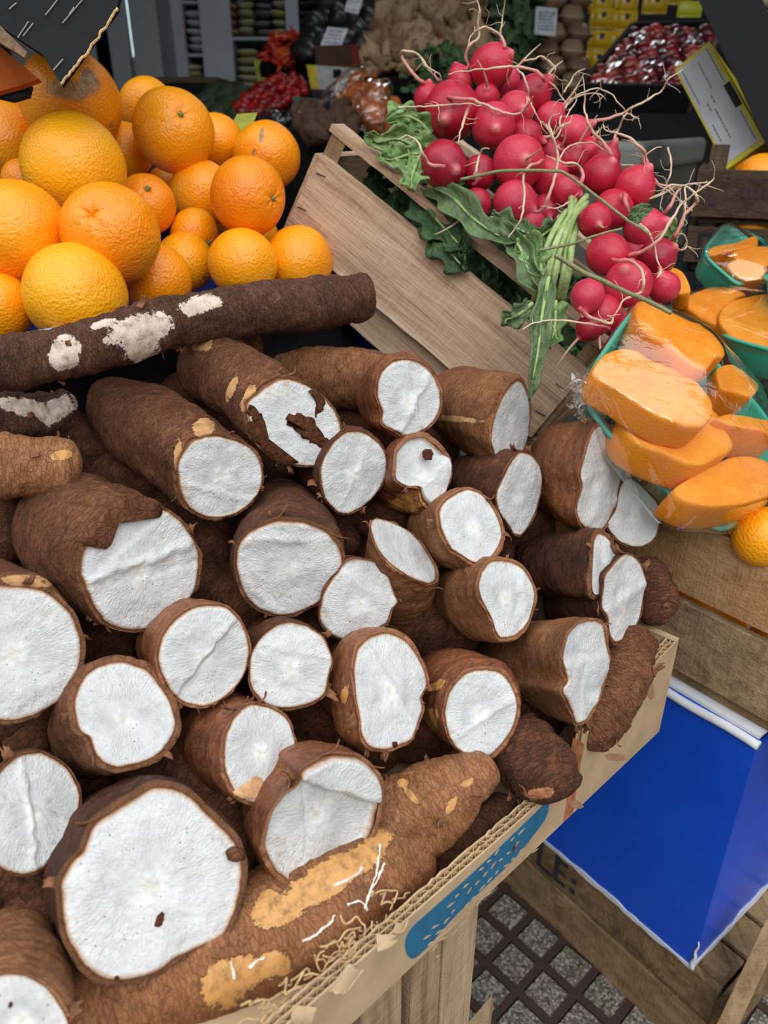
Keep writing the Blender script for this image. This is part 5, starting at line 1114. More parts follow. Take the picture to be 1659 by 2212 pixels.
# ---------------------------------------------------------------- shop interior behind the stall
def pv(x, y, Y): r = ray(x, y); return CAM + r * (Y / r[1])
def vbox(b, x0, y0, x1, y1, Y, dep):
    """upright box whose front covers image columns x0..x1 and rows y0..y1 at world depth Y"""
    A, B_ = pv(x0, y1, Y), pv(x1, y0, Y); return b.box((0, 0, 0), X3, Y3, Z3, min(A[0], B_[0]), max(A[0], B_[0]), Y, Y + dep, A[2], B_[2])
WSH = simple('white_shelf_board', C(168, 174, 184), .5, .4, 8, .08); ALU = NT('grey_fridge_frame', .4, .5, C(130, 134, 140)).set(Metallic=.3).m
DARK = simple('dark_interior', C(28, 30, 32), .7, .3, 10, .2); BLACK = simple('black_plastic', C(13, 13, 14), .7, .2, 20, .2)
LAMP = NT('fluorescent_strip'); LAMP.set(Emission_Color=(.85, .93, 1, 1), Emission_Strength=3.2); LAMP = LAMP.m
GLASS = NT('fridge_glass'); _t = GLASS.t; _g = GLASS.n('ShaderNodeBsdfGlossy', Roughness=.05); _tr = GLASS.n('ShaderNodeBsdfTransparent', Color=(.8, .88, .86, 1)); _mx = GLASS.n('ShaderNodeMixShader', _0=.08, _1=_tr.outputs[0], _2=_g.outputs[0]); _t.links.new(_mx.outputs[0], GLASS.out.inputs[0]); GLASS = GLASS.m
fg = thing('display_fridge', 'tall glass door fridge with a glowing lamp strip at the back of the shop', 'fridge', pv(250, 260, 3.4) * [1, 1, 0] + Z3 * FZ)
vbox(MB(), 60, -60, 330, 300, 3.9, .04).build('back_panel', DARK, fg); vbox(MB(), 318, -60, 330, 300, 3.4, .5).build('side_panel', ALU, fg); vbox(MB(), 60, -60, 72, 300, 3.4, .5).build('side_panel', ALU, fg)
vbox(MB(), 236, -60, 256, 300, 3.36, .05).build('door_frame', ALU, fg); vbox(MB(), 312, -60, 328, 300, 3.36, .04).build('door_frame', ALU, fg); vbox(MB(), 205, -60, 214, 300, 3.36, .04).build('door_frame', ALU, fg)
vbox(MB(), 256, -60, 312, 300, 3.375, .008).build('glass_door', GLASS, fg); vbox(MB(), 214, -60, 236, 300, 3.375, .008).build('glass_door', GLASS, fg)
vbox(MB(), 258, -60, 266, 122, 3.42, .015).build('lamp_strip', LAMP, fg); vbox(MB(), 272, 166, 280, 196, 3.42, .015).build('lamp_strip', LAMP, fg)
for y in (10, 80, 150): vbox(MB(), 214, y, 312, y + 4, 3.5, .38).build('shelf', ALU, fg)
def lathe(prof, n=16): ph = bump_angles(n); V = np.concatenate([np.stack([r * np.cos(ph), r * np.sin(ph), np.full(n, z)], 1) for r, z in prof]); return V, gridf(n, len(prof)) + [tuple(range(n))[::-1], tuple(range((len(prof) - 1) * n, len(prof) * n))]
BOTM = [simple('pale_bottle', C(150, 160, 155), .3, .5), simple('green_bottle', C(40, 74, 56), .3, .5)]
bv, bf = lathe([(.03, 0), (.033, .01), (.033, .10), (.014, .135), (.012, .155), (.012, .16)])
def inst(name, me, P, rot, sc, label, cat, group):
    o = bpy.data.objects.new(name, me); COL.objects.link(o); o.location = P; o.rotation_euler = rot; o.scale = sc if isinstance(sc, (tuple, list)) else (sc,) * 3; WM[o] = np.eye(4); return set_props(o, label, cat, group)
def data(V, f, mat, smooth=True):
    o = mesh('tmp', V, f, mat, None, smooth); fixn(o); me = o.data; bpy.data.objects.remove(o); return me
bot = [data(bv, bf, m) for m in BOTM]
for x, y in ((276, 78), (290, 78), (303, 78), (222, 78), (276, 148), (291, 148), (304, 148), (223, 148)):
    P = pv(x, y, 3.6); P[2] = pv(x, 80 if y < 100 else 150, 3.5)[2] + .003; inst('bottle', bot[x % 2], P, (0, 0, 0), .85, 'bottle on a lit shelf inside the display fridge', 'bottle', 'bottles in the display fridge')
su = thing('shelf_unit', 'white shelving with stacked packets, right of the display fridge', 'shelves', pv(480, 260, 3.7) * [1, 1, 0] + Z3 * FZ)
vbox(MB(), 332, -60, 384, 168, 3.62, .03).build('side_panel', WSH, su)
for x0, x1 in ((378, 384), (455, 490), (630, 640), (760, 768)): vbox(MB(), x0, -60, x1, 300, 3.64, .36).build('upright', WSH, su)
vbox(MB(), 384, -60, 760, 300, 4.0, .02).build('back_panel', DARK, su)
for x0, x1, ys in ((384, 455, (2, 116, 190)), (490, 630, (80, 196)), (640, 760, (78, 190))):
    for y in ys: vbox(MB(), x0, y, x1, y + 6, 3.65, .34).build('shelf', WSH, su)
def pillow(a, b_, c, n=7):
    V, f = [], []; 
    for s in (1, -1):
        for i in range(n):
            for j in range(n):
                u, v = 2 * i / (n - 1) - 1, 2 * j / (n - 1) - 1; V.append((u * a, v * b_, s * c * ((1 - u ** 4) * (1 - v ** 4)) ** .6 + .0004 * s))
    k = n * n; f = [tuple(q) for q in gridf(n, n, False)] + [tuple(i + k for i in reversed(q)) for q in gridf(n, n, False)]
    bd = list(range(n)) + [i * n + n - 1 for i in range(1, n)] + [(n - 1) * n + j for j in range(n - 2, -1, -1)] + [i * n for i in range(n - 2, 0, -1)]
    f += [(p, q, q + k, p + k) for p, q in zip(bd, bd[1:] + bd[:1])]; return np.array(V), f
PK = {n: data(*pillow(.055, .08, .020), NT('packet_' + n, .3, .5, C(*c)).m) for n, c in dict(white=(190, 194, 198), red=(150, 36, 44), tan=(150, 120, 86), cream=(180, 172, 136), dark=(66, 58, 60), yellow=(198, 160, 22), grey=(110, 112, 122)).items()}
def stack(x0, x1, ytop, ybase, kind, lab, grp, Y=3.72, n=None, dy=.03):
    P = pv((x0 + x1) / 2, ybase, Y); top = pv((x0 + x1) / 2, ytop, Y)[2]; wdt = (x1 - x0) / F * Y * .86; sx = wdt / .11; z = P[2] + .012; rng = random.Random(int(x0)); i = 0
    while z < top:
        inst('packet', PK[kind], (P[0] + rng.uniform(-.006, .006), Y, z), (rng.uniform(-.08, .08), rng.uniform(-.1, .1), rng.uniform(-.1, .1)), (sx, 1, .62), lab, 'packet', grp); z += dy
for a in ((386, 414, 48, 114, 'red', 'red packet in the left bay of the white shelving'), (416, 450, 20, 114, 'white', 'white packet in the left bay of the white shelving'), (492, 522, -20, 78, 'tan', 'tan packet in the left column of the middle shelf bay'), (524, 556, -20, 78, 'cream', 'cream packet in the second column of the middle shelf bay'),
          (558, 592, -20, 78, 'grey', 'grey packet in the third column of the middle shelf bay'), (594, 628, -20, 78, 'cream', 'cream packet in the right column of the middle shelf bay'), (644, 690, -20, 76, 'dark', 'dark packet in the left column of the right shelf bay'), (694, 740, -20, 76, 'grey', 'grey packet in the right column of the right shelf bay'),
          (388, 450, 135, 188, 'cream', 'beige packet in the low left shelf bay'), (492, 518, 95, 194, 'white', 'white packet on the lower middle shelf'), (520, 566, 100, 194, 'cream', 'yellowish packet on the lower middle shelf')):
    stack(*a[:5], a[5], a[5].replace(' packet', ' packets', 1))
def rot_v(rng): return (rng.uniform(0, 6.28), rng.uniform(0, 6.28), rng.uniform(0, 6.28))
def blob(n=16, m=12, sc=(1, 1, 1), amp=.12, seed=0, fr=1.6):
    th = bump_angles(n); V = []
    for p in np.linspace(0, math.pi, m):
        P = np.stack([np.cos(th) * math.sin(p), np.sin(th) * math.sin(p), np.full(n, math.cos(p))], 1); V.append(P * (1 + amp * fbm(P * fr + seed, seed, 2))[:, None] * sc)
    return np.concatenate(V), gridf(n, m)
def heap(name, lab, cat, grp, poly, d0, d1, n, size, datas, seed=0, flat=False):
    """individual pieces over the area poly; the heap slopes away from d0 at its foot to d1 at its top"""
    rng = random.Random(seed); P = np.array(poly, float); y0, y1 = P[:, 1].min(), P[:, 1].max(); k = 0; tr = 0
    while k < n and tr < n * 40:
        tr += 1; x, y = rng.uniform(P[:, 0].min(), P[:, 0].max()), rng.uniform(y0, y1); ins = False
        for (ax, ay), (bx, by) in zip(P, np.roll(P, -1, 0)):
            if (ay > y) != (by > y) and x < (bx - ax) * (y - ay) / (by - ay) + ax: ins = not ins
        if not ins: continue
        d = d0 + (d1 - d0) * (y1 - y) / (y1 - y0) + rng.uniform(-.01, .01)
        inst(name, rng.choice(datas), at(x, y, d), rot_v(rng) if not flat else (0, 0, rng.uniform(0, 6)), size * rng.uniform(.8, 1.2), lab, cat, grp); k += 1
def under(name, lab, cat, poly, d0, d1, mat, th=.12):
    """solid crate or bench that carries a heap"""
    P = np.array(poly, float); y0, y1 = P[:, 1].min(), P[:, 1].max(); W = np.array([at(x, y, d0 + (d1 - d0) * (y1 - y) / (y1 - y0) + .02) for x, y in P]); n = nrm(np.cross(W[1] - W[0], W[2] - W[0])); n = n if n @ (CAM - W[0]) > 0 else -n
    t = thing(name, lab, cat, W.mean(0) - n * th); MB().slab(W, n, .012).build('base', mat, t); b = MB(); C0 = W.mean(0)
    b.slab(C0 + (W - C0) * 1.0 - n * .0125, n, th - .0125); b.build('body', mat, t); return t
CHILI = [data(*blob(10, 12, (.22, .22, 1), .15, s), simple('chili_%d' % s, c, .35, .5)) for s, c in ((1, C(190, 52, 18)), (2, C(168, 26, 22)), (3, C(206, 88, 20)))]
heap('chili_pepper', 'red or orange chili pepper in the small heap beside the dark avocados', 'chili', 'chili peppers', [(565,130),(585,85),(640,68),(662,90),(658,135),(600,140)], 2.45, 2.6, 60, .032, CHILI, 1); under('chili_crate', 'shallow crate under the chili peppers', 'crate', [(560,142),(585,85),(640,68),(664,90),(662,142)], 2.45, 2.6, BLACK)
AVO = [data(*blob(14, 12, (.7, .7, 1), .08, s), simple('avocado_skin_%d' % s, C(34, 36, 32), .4, .5)) for s in (1, 2)]
heap('avocado', 'dark avocado in the row behind the white price card', 'avocado', 'dark avocados', [(650,120),(668,60),(740,30),(800,22),(812,90),(760,110),(700,120)], 2.35, 2.55, 34, .05, AVO, 2); under('avocado_crate', 'black crate under the dark avocados', 'crate', [(655,124),(672,60),(740,30),(800,22),(814,95),(770,112)], 2.35, 2.55, BLACK)
def card(label, poly, d, mat, lines=4, th=.002, ink=True):
    W = np.array([at(x, y, dd) for (x, y), dd in zip(poly, d if isinstance(d, (list, tuple)) else [d] * 4)]); n = nrm(np.cross(W[1] - W[0], W[2] - W[0])); n = n if n @ (CAM - W[0]) > 0 else -n
    t = thing('price_card', label, 'price card', W.mean(0)); MB().slab(W, n, th).build('card', mat, t)
    if ink:
        b = MB(); g = lambda u, v: (W[0] * (1 - u) + W[1] * u) * (1 - v) + (W[3] * (1 - u) + W[2] * u) * v + n * .0006; rng = random.Random(int(poly[0][0]))
        for i in range(lines):
            v = .2 + .6 * i / max(1, lines - 1); u = .15
            while u < .82: l = rng.uniform(.04, .14); b.slab([g(u, v - .03), g(u + l, v - .03), g(u + l, v + .03), g(u, v + .03)], n, .0003); u += l + .05
        b.build('handwriting', INK, t)
    return t
INK = simple('blue_grey_ink', C(84, 92, 120), .8); WCARD = simple('white_card', C(214, 218, 224), .7); YCARD = simple('yellow_green_card', C(150, 156, 50), .7)
card('white handwritten price card leaning on the dark avocados', [(708,58),(752,62),(736,102),(692,98)], 2.28, WCARD); card('small white tag above the dark avocados', [(750,0),(784,-4),(774,30),(744,24)], 2.4, WCARD, 2)
card('yellow green card standing behind the orange heap', [(512,246),(556,243),(540,284),(494,280)], 1.08, YCARD, 3, ink=False); card('yellow green card beside the lower shelf packets', [(548,130),(572,128),(584,188),(560,192)], 2.5, YCARD, 3, ink=False)
def carton(label, poly, d, dep, mat, name='carton'):
    W = np.array([at(x, y, d) for x, y in poly]); n = nrm(np.cross(W[1] - W[0], W[3] - W[0])); n = n if n @ (CAM - W[0]) > 0 else -n
    t = thing(name, label, 'carton', W.mean(0) - n * dep / 2); MB().slab(W, n, dep).build('carton_body', mat, t); return t, W, n
RCARD = simple('red_print', C(120, 24, 28), .6); YPR = simple('yellow_print', C(190, 170, 36), .6); LGREY = simple('light_grey_board', C(170, 170, 166), .7)
t, W, n = carton('brown carton with a red corner under the dark avocados', [(680,98),(785,96),(782,150),(684,152)], 2.25, .15, simple('brown_carton', C(70, 44, 30), .8)); MB().slab([W[0] * .28 + W[1] * .72 + n * .0006, W[1] + n * .0006, W[2] * .9 + W[1] * .1 + n * .0006, W[2] * .8 + W[3] * .2 + n * .0006], n, .0005).build('red_patch', RCARD, t)
t, W, n = carton('pale carton with a yellow edge under the brown one', [(662,140),(795,148),(786,200),(672,192)], 2.2, .15, LGREY); MB().slab([W[0] + n * .0006, W[0] * .85 + W[1] * .15 + n * .0006, W[3] * .85 + W[2] * .15 + n * .0006, W[3] + n * .0006], n, .0005).build('yellow_edge', YPR, t); MB().slab([(W[0] * .5 + W[1] * .5) * .55 + (W[3] * .5 + W[2] * .5) * .45 + n * .0006 + q for q in (X3 * -.012 + Z3 * .02, X3 * .012 + Z3 * .02, X3 * .012 - Z3 * .02, X3 * -.012 - Z3 * .02)], n, .0005).build('dark_logo', BLACK, t)
TOM = [data(*blob(14, 10, (1, 1, .9), .05, s), simple('tomato_%d' % s, c, .3, .5)) for s, c in ((1, C(150, 22, 18)), (2, C(122, 14, 16)))]
heap('cherry_tomato', 'cherry tomato in the red heap in front of the pale carton', 'tomato', 'cherry tomatoes', [(505,235),(540,200),(600,165),(650,160),(665,190),(640,215),(600,240),(540,250)], 1.95, 2.15, 90, .014, TOM, 3); under('tomato_crate', 'dark crate under the cherry tomatoes', 'crate', [(505,245),(540,200),(600,165),(650,160),(668,192),(640,225),(590,255)], 1.95, 2.15, BLACK)
GRN = simple('dark_leafy_green', C(38, 50, 28), .6); LIME = [data(*blob(14, 10, (1, 1, .9), .1, 4), GRN)]
heap('green_pepper', 'dark green pepper in the shade behind the oranges', 'pepper', 'green peppers', [(440,255),(450,200),(520,190),(520,250)], 2.0, 2.2, 26, .03, LIME, 4); under('pepper_crate', 'dark crate under the green peppers', 'crate', [(436,262),(446,200),(525,188),(525,262)], 2.0, 2.2, BLACK)
t = thing('basket', 'dark basket with a brown top in front of the white shelving', 'basket', pv(395, 260, 2.9)); vbox(MB(), 335, 178, 465, 270, 2.9, .3).build('basket_body', BLACK, t); vbox(MB(), 333, 166, 467, 179, 2.89, .32).build('brown_lid', simple('brown_lid', C(82, 66, 52), .8), t)
MUSH = [data(*blob(12, 10, (1, .7, .5), .35, s, 2.2), simple('brown_root_%d' % s, C(78, 54, 40), .8)) for s in (1, 2)]
heap('taro_root', 'brown knobbly root in the low dark heap left of the radish crate', 'root', 'brown knobbly roots', [(628,262),(650,228),(720,225),(765,250),(760,285),(680,290)], 1.6, 1.8, 40, .028, MUSH, 5); under('root_crate', 'dark crate under the brown knobbly roots', 'crate', [(624,285),(650,228),(720,225),(768,250),(762,300)], 1.6, 1.8, BLACK)
GTEAL = simple('green_plastic_bin', C(20, 84, 66), .5); t, W, n = carton('green plastic bin beside the cherry tomatoes', [(632,208),(700,214),(706,236),(640,232)], 1.95, .12, GTEAL, 'plastic_bin'); t['category'] = 'bin'
PAP = [data(*blob(14, 12, (.6, .6, 1), .06, s), simple('papaya_%d' % s, C(186, 98, 34), .45)) for s in (1, 2)]
heap('papaya', 'orange papaya under plastic left of the radish leaves', 'papaya', 'orange papayas', [(752,215),(790,170),(826,172),(838,230),(830,280),(780,270)], 1.75, 1.95, 11, .055, PAP, 6); under('papaya_crate', 'dark crate under the orange papayas', 'crate', [(748,280),(790,170),(830,168),(842,230),(836,292)], 1.75, 1.95, BLACK)
def plastic_bag(label, poly, d, seed):
    """thin crumpled clear bag with real depth"""
    P = crom(np.array(poly, float), 40); c = P.mean(0); V = []; NR = 12
    for s in (1, -1):
        for k in range(NR + 1):
            r = k / NR; V += [at(*(c + (q - c) * r), d - s * .05 * math.sqrt(max(0, 1 - r * r))) for q in P]
    V = np.array(V); V = V + .012 * np.stack([fbm(V * 28 + seed, k, 3) for k in range(3)], 1); f = gridf(40, NR + 1) + gridf(40, NR + 1, True, 40 * (NR + 1))
    t = thing('plastic_bag', label, 'bag', V.mean(0), None); mesh('bag', V, f, FILM, t, False)
plastic_bag('crumpled clear plastic bag glinting left of the papayas', [(690,232),(720,180),(760,140),(790,150),(770,190),(740,235),(710,245)], 1.8, 1); plastic_bag('clear plastic bag lying below the cherry tomatoes', [(560,258),(600,240),(660,232),(690,240),(670,262),(610,275)], 1.7, 2)
plastic_bag('clear plastic bag over the papayas', [(760,260),(775,200),(815,165),(845,200),(840,270),(800,290)], 1.7, 3)
GING = [data(*blob(14, 12, (.5, .42, 1), .5, s, 1.9), simple('ginger_skin_%d' % s, c, .8, .3, 90, .3)) for s, c in ((1, C(138, 110, 82)), (2, C(160, 134, 104)), (3, C(120, 94, 70)))]
heap('ginger_root', 'tan ginger root in the heap left of the topmost radish', 'ginger', 'ginger roots', [(790,130),(815,60),(850,-20),(1040,-30),(1040,120),(960,150),(880,160),(830,150)], 1.85, 2.2, 150, .042, GING, 7); under('ginger_crate', 'dark crate under the ginger roots', 'crate', [(785,175),(810,60),(845,-25),(1045,-35),(1045,130),(960,170)], 1.85, 2.2, BLACK)
def herb(label, poly, d, n, seed, mat, w=.02, L=.09):
    rng = random.Random(seed); P = np.array(poly, float); b = MB(); vn = []; O = at(*P.mean(0), d)
    for k in range(n):
        c = P.mean(0) + (P[rng.randrange(len(P))] - P.mean(0)) * rng.random() ** .6; W = [at(*c, d + rng.uniform(-.05, .06))]; dr = nrm([rng.uniform(-1, 1), rng.uniform(-.5, .5), rng.uniform(-.4, 1)])
        for j in range(3): dr = nrm(dr + .4 * np.array([rng.uniform(-1, 1) for _ in range(3)])); W.append(W[-1] + dr * L / 3)
        V, f, v = leaf_geo(W, w * rng.uniform(.6, 1.2), k, rng.uniform(-1, 1), .4, nv=9, nu=5); b.add(V, f); vn += v
    o = mesh('leafy_herbs', np.concatenate(b.V), b.f, mat, None, True, attrs={'vein': vn}, loc=O); set_props(o, label, 'herbs', None, 'stuff')
herb('dark green herbs below the ginger heap behind the radishes', [(880,200),(900,130),(950,120),(1000,140),(1000,190),(930,240)], 1.85, 60, 1, LEAFD, .012, .05); herb('dark leafy greens right of the ginger heap', [(1080,100),(1080,-20),(1145,-20),(1150,80),(1120,120)], 2.1, 90, 2, LEAFD, .014, .06)
BROWN = [data(*pillow(.09, .12, .045), NT('brown_paper_packet_%d' % k, .35, .5, C(*c)).m) for k, c in enumerate(((118, 92, 72), (140, 114, 92)))]
for j, y in enumerate((178, 142, 106, 70, 34, -2)):
    for i, x in enumerate((1182, 1236)): P = at(x + (4 if j % 2 else -4), y, 2.15); inst('nut_bag', BROWN[(i + j) % 2], P, (.15, .1 * (i - .5), .2 * (j % 2) - .1), (.38, .6, .62), 'brown bag in the clear wrapped stack behind the radishes', 'bag', 'wrapped brown bags')
card('pale price sheet on the wrapped brown bags', [(1158,14),(1204,18),(1200,78),(1154,74)], 2.02, simple('grey_white_sheet', C(176, 182, 188), .7), 6)
EMB = simple('dark_emblem', C(30, 34, 44), .5)
pi_ = 0
for x, y, w_ in ((1298, 8, 1), (1352, 8, 1), (1415, 8, 1.05), (1470, -12, 1), (1300, 40, 1), (1350, 44, 1), (1296, 86, 1), (1345, 88, .95), (1290, 130, 1), (1340, 125, .9), (1300, -24, 1), (1355, -24, 1), (1415, -26, 1)):
    P = at(x, y, 2.3); t = thing('yellow_packet', 'glossy yellow packet in the stack behind the plum tray, dark round emblem on its front', 'packet', P, None, 'yellow packets'); rng = random.Random(pi_); pi_ += 1
    V, f = pillow(.036 * w_, .026, .022); V = np.stack([V[:, 0], V[:, 2] * -1, V[:, 1]], 1); mesh('wrapper', V, f, bpy.data.materials.get('packet_yellow'), t, True, True)
    em_ = np.stack([.008 * np.cos(bump_angles(14)) , np.full(14, -.0235), .008 * np.sin(bump_angles(14)) + .008], 1); mb = MB(); mb.slab(em_, np.array([0, -1, 0.]), .002); mesh('emblem', np.concatenate(mb.V), mb.f, EMB, t, False, True)
P = at(1490, 20, 2.25); t = thing('lime_packet', 'flat lime yellow packet lying beside the black slanted beam', 'packet', P); V, f = pillow(.036, .02, .012); mesh('wrapper', np.stack([V[:, 0], -V[:, 2], V[:, 1]], 1), f, NT('lime_wrapper', .3, .5, C(186, 190, 40)).m, t, True, True)
sh = thing('rear_shelf', 'dark shelf carrying the yellow packets and brown bags', 'shelf', at(1350, 160, 2.3)); vbox(MB(), 1120, 205, 1560, 240, 2.42, .3).build('shelf_board', DARK, sh)
# black tray of wrapped plums
PT = [at(*p) for p in ((1262, 178, 1.75), (1372, 50, 1.95), (1560, 46, 1.98), (1500, 182, 1.75))]; pn = nrm(np.cross(PT[1] - PT[0], PT[3] - PT[0])); pn = pn if pn[2] > 0 else -pn
pt_ = thing('fruit_tray', 'black open crate holding clear packs of dark red plums', 'crate', sum(PT) / 4 - pn * .06)
MB().slab(np.array(PT) - pn * .05, pn, .012).build('bottom_panel', BLACK, pt_)
for i in range(4):
    a, c = PT[i], PT[(i + 1) % 4]; MB().slab([a, c, c - pn * .062, a - pn * .062], nrm(np.cross(c - a, pn)), .01).build('side_panel', [BLACK, BLACK, simple('brown_inner_board', C(92, 70, 54), .8), BLACK][i], pt_)
PLUM = [data(*blob(14, 12, (1, 1, .95), .05, s), simple('plum_skin_%d' % s, c, .25, .5)) for s, c in ((1, C(118, 26, 34)), (2, C(150, 50, 48)), (3, C(86, 22, 36)))]
rng = random.Random(6)
for i in range(6):
    for j in range(9):
        u, v = (i + .5 + rng.uniform(-.25, .25)) / 6, (j + .5 + rng.uniform(-.25, .25)) / 9; P = (PT[0] * (1 - v) + PT[3] * v) * (1 - u) + (PT[1] * (1 - v) + PT[2] * v) * u - pn * .018; inst('plum', rng.choice(PLUM), P, rot_v(rng), .021 * rng.uniform(.85, 1.15), 'dark red plum in a clear pack inside the black crate', 'plum', 'wrapped plums')
for i in range(2):
    for j in range(3):
        g = lambda u, v: (PT[0] * (1 - v) + PT[3] * v) * (1 - u) + (PT[1] * (1 - v) + PT[2] * v) * u; q = [g((i + a) / 2, (j + c) / 3) for a, c in ((.04, .04), (.96, .04), (.96, .96), (.04, .96))]; V = []
        for a in range(12):
            for c in range(12):
                P = g((i + .04 + .92 * a / 11) / 2, (j + .04 + .92 * c / 11) / 3); V.append(P + pn * (.012 * min(1, 3 * min(a, 11 - a, c, 11 - c) / 11) - .006 + .004 * fbm(np.array([P * 60]), 3, 2)[0]))
        t = thing('plum_pack', 'clear crinkled film pack of plums in the black crate', 'pack', sum(q) / 4, None, 'film packs of plums'); mesh('clear_film', V, gridf(12, 12, False), FILM, t, False)
# grey counter with a dark glass top
CT_ = simple('pale_grey_counter', C(128, 130, 124), .5, .4, 5, .1); DG = NT('dark_glass_top', .12, .5, C(38, 42, 44)).m
G = [at(*p) for p in ((1130, 300, 1.35), (1392, 306, 1.25), (1545, 205, 1.6), (1230, 185, 1.85))]; z0 = G[1][2]
for g in G: g[2] = z0
ct = thing('glass_top_counter', 'pale grey counter with a dark glass top behind the radishes', 'counter', sum(G) / 4 * [1, 1, 0] + Z3 * FZ); cc = sum(G) / 4
MB().slab(np.array(G), Z3, .05).build('rim', CT_, ct, bevel=.012, seg=4); MB().slab([cc + (g - cc) * .9 + Z3 * .002 for g in G], Z3, .004).build('glass_top', DG, ct)
MB().slab([cc + (g - cc) * .93 - Z3 * .0505 for g in G], Z3, z0 - .06 - FZ).build('cabinet', simple('grey_counter_body', C(92, 92, 88), .6), ct)
# tilted white and yellow carton
yn = -azd(46, -22); y0_ = at(1457, 150, 1.22); yw = list(plane_hit(np.array([(1457, 150), (1525, 75), (1657, 302), (1570, 366)]), y0_, yn)); e1, e2 = yw[3] - yw[0], yw[1] - yw[0]; e2 = e2 - e1 * (e1 @ e2) / (e1 @ e1); n = nrm(np.cross(e1, e2)); n = n if n @ (CAM - yw[0]) > 0 else -n; O = yw[0]
YEL = simple('yellow_carton', C(198, 186, 30), .5, .4, 30, .1); OFFW = simple('dusty_white_print', C(190, 190, 192), .6, .3, 18, .14)
t = thing('fruit_carton', 'tilted white carton with yellow border, dark text lines and a hand hole', 'carton', O + (e1 + e2) / 2 - n * .06); g = lambda u, v, h=0: O + e1 * u + e2 * v + n * h
MB().slab([g(0, 0), g(1, 0), g(1, 1), g(0, 1)], n, .13).build('carton_body', YEL, t)
MB().slab([g(.03, .05, .0008), g(.96, .05, .0008), g(.96, .9, .0008), g(.03, .9, .0008)], n, .0006).build('white_panel', OFFW, t)
MB().slab([g(.40, .80, .0016), g(.62, .80, .0016), g(.62, .97, .0016), g(.40, .97, .0016)], n, .001).build('hand_hole', DARK, t)
b = MB(); rng = random.Random(2)
for v, u0, u1 in ((.86, .04, .36), (.86, .66, .94), (.55, .10, .36), (.14, .06, .40), (.30, .44, .52), (.46, .40, .48), (.40, .52, .80), (.18, .62, .78), (.12, .82, .94)):
    u = u0
    while u < u1: l = rng.uniform(.012, .035); b.slab([g(u, v - .012, .0015), g(min(u1, u + l), v - .012, .0015), g(min(u1, u + l), v + .012, .0015), g(u, v + .012, .0015)], n, .0004); u += l + .008
b.build('text_lines', simple('grey_ink', C(78, 80, 92), .8), t)
# black slanted beam
t = thing('slanted_beam', 'broad black slanted beam at the upper right', 'beam', at(1680, 330, 1.1)); MB().hexa([at(x, y, d) for d in (1.08, 1.14) for x, y in ((1485, -50), (1620, -50), (1800, 290), (1740, 490))]).build('beam_body', BLACK, t)
GAR = [data(*blob(12, 10, (1, 1, .8), .15, s), simple('garlic_%d' % s, C(172, 166, 140), .6)) for s in (1, 2)]
heap('garlic_bulb', 'pale garlic bulb at the upper right frame corner', 'garlic', 'garlic bulbs', [(1640,-20),(1720,-20),(1720,120),(1680,90)], 1.3, 1.4, 14, .022, GAR, 9); under('garlic_crate', 'dark crate under the garlic bulbs', 'crate', [(1640,-25),(1725,-25),(1725,130),(1684,95)], 1.3, 1.4, BLACK, .08)
# two stacked wooden crates with oranges at the right
OLD = [wood_mat('old_brown_crate_%d' % a, C(52, 40, 32), C(80, 64, 50), C(104, 86, 70), a, .8, .3) for a in range(3)]
KC = at(1497, 430, 1.05); ka, kb = azd(112), azd(22)
def kbox(b, u0, u1, v0, v1, z0, z1): return b.box(KC, ka, kb, Z3, u0, u1, v0, v1, z0, z1)
def oldcrate(label, z0, h, text=None):
    t = thing('wooden_crate', label, 'crate', KC + ka * .2 + kb * .12 + Z3 * z0)
    kbox(MB(), 0, .45, 0, .01, z0, z0 + h).build('side_board', OLD[0], t, bevel=.001); kbox(MB(), 0, .45, .24, .25, z0, z0 + h).build('side_board', OLD[0], t); kbox(MB(), 0, .01, .011, .239, z0, z0 + h).build('end_board', OLD[1], t); kbox(MB(), 0.011, .45, .011, .239, z0 - .008, z0 + .002).build('bottom_board', OLD[1], t)
    kbox(MB(), .012, .035, .012, .035, z0 - .012, z0 + h + .03).build('corner_post', OLD[2], t); return t
def at_k(x, y):
    n = kb; r = ray(x, y); P = CAM + r * (((KC - CAM) @ n) / (r @ n)); return P - KC
zA0, zA1, zB0, zB1 = at_k(1505, 468)[2], at_k(1505, 366)[2], at_k(1490, 566)[2], at_k(1490, 490)[2]
ca = oldcrate('upper of the two old brown crates under the tilted carton', zA0, zA1 - zA0); cb = oldcrate('lower of the two old brown crates, stencilled with dark letters', zB0, zB1 - zB0)
rng = random.Random(5); FADE = simple('faded_dark_red_ink', C(62, 40, 44), .8)
for u0, u1, z, m in ((.012, .03, .4, 0), (.06, .10, .55, 0), (.105, .17, .42, 1)):
    u = u0
    while u < u1: kbox(MB(), u, u + .006, -.0012, -.0003, zA0 + (zA1 - zA0) * (z - .12), zA0 + (zA1 - zA0) * (z + .12 * rng.uniform(.3, 1))).build('faded_print_stroke', FADE, ca); u += .009
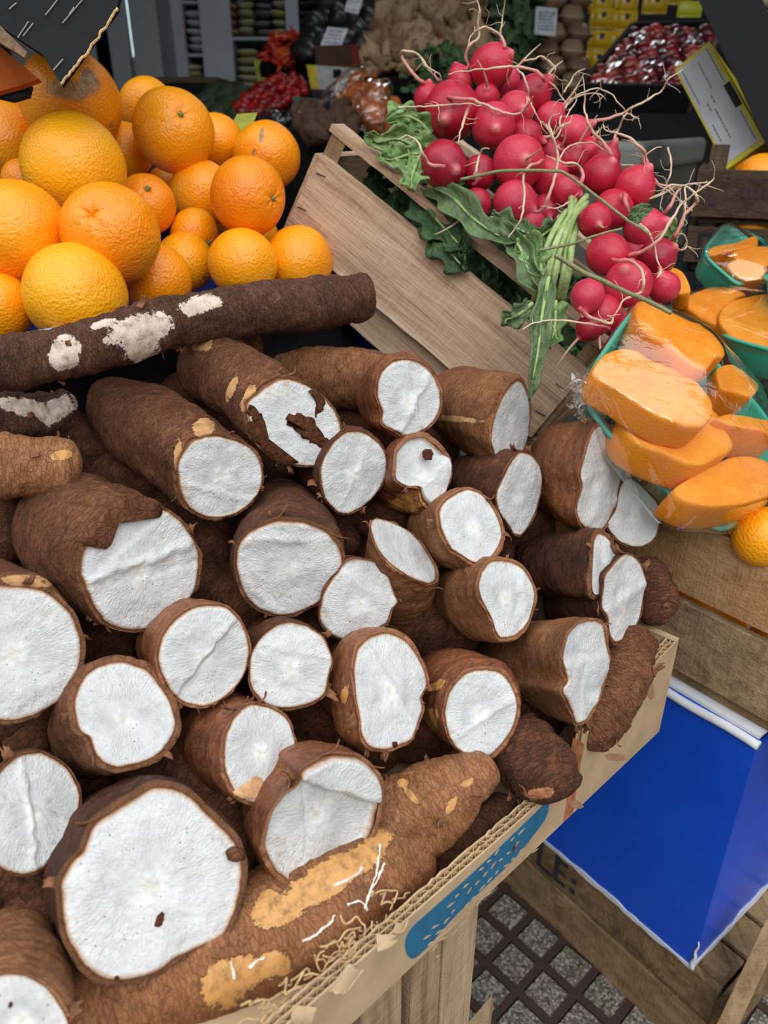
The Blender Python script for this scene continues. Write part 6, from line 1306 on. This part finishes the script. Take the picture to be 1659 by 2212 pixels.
cu = bpy.data.curves.new('stencil', 'FONT'); cu.body = 'DEL'; cu.size = .052; cu.extrude = .0004; to = bpy.data.objects.new('stencil', cu); COL.objects.link(to); bpy.context.view_layer.update()
me = bpy.data.meshes.new_from_object(to.evaluated_get(bpy.context.evaluated_depsgraph_get())); bpy.data.objects.remove(to)
V = np.array([v.co[:] for v in me.vertices]); fs = [tuple(p.vertices) for p in me.polygons]; mesh('stencilled_letters', KC + V[:, :1] * 1.0 * ka + V[:, 1:2] * Z3 - V[:, 2:3] * kb + ka * .012 + Z3 * (zB0 + (zB1 - zB0) * .5 - .018) - kb * .0008, fs, simple('black_stencil_ink', C(30, 28, 28), .8), cb, False)
for i, u in enumerate((.06, .13, .20)):
    for zz, gl, nm in ((zA0 + .045, 'oranges on top of the old brown crates', 'orange in the upper old brown crate below the tilted carton'), (zB0 + .05, 'oranges between the old brown crates', 'orange in the dark gap between the two old brown crates')):
        P = KC + ka * (u + .02) + kb * .05 + Z3 * zz; x, y, d = proj(P); orange(nm, x, y, .034 * F / d, .034 * F / d, .034, d=d, seed=60 + i, group=gl)
for i, (x, y) in enumerate(((1612, 372), (1655, 374))): orange('orange peeping over the old crate under the tilted carton', x, y, 26, 24, .03, d=1.16, seed=70 + i, group='oranges peeping over the old crate')
bs = thing('support_table', 'dark bench under the old brown crates', 'table', KC + ka * .2 + Z3 * (FZ - KC[2])); kbox(MB(), -.02, .5, -.005, .3, zB0 - .06, zB0 - .015).build('bench_top', DARK, bs)
for u in (0, .44):
    for v in (0.01, .24): kbox(MB(), u, u + .04, v, v + .04, FZ - KC[2], zB0 - .06).build('leg', DARK, bs)

pb = thing('produce_bench', 'dark bench behind the orange heap carrying the shop heaps', 'bench', (-.6, 2.6, FZ))
MB().box((0, 0, 0), X3, Y3, Z3, -1.4, .25, 2.0, 3.2, 1.15, 1.19).build('bench_top', DARK, pb)
for x in (-1.36, .17):
    for y in (2.05, 3.1): MB().box((0, 0, 0), X3, Y3, Z3, x, x + .05, y, y + .05, FZ, 1.15).build('leg', DARK, pb)
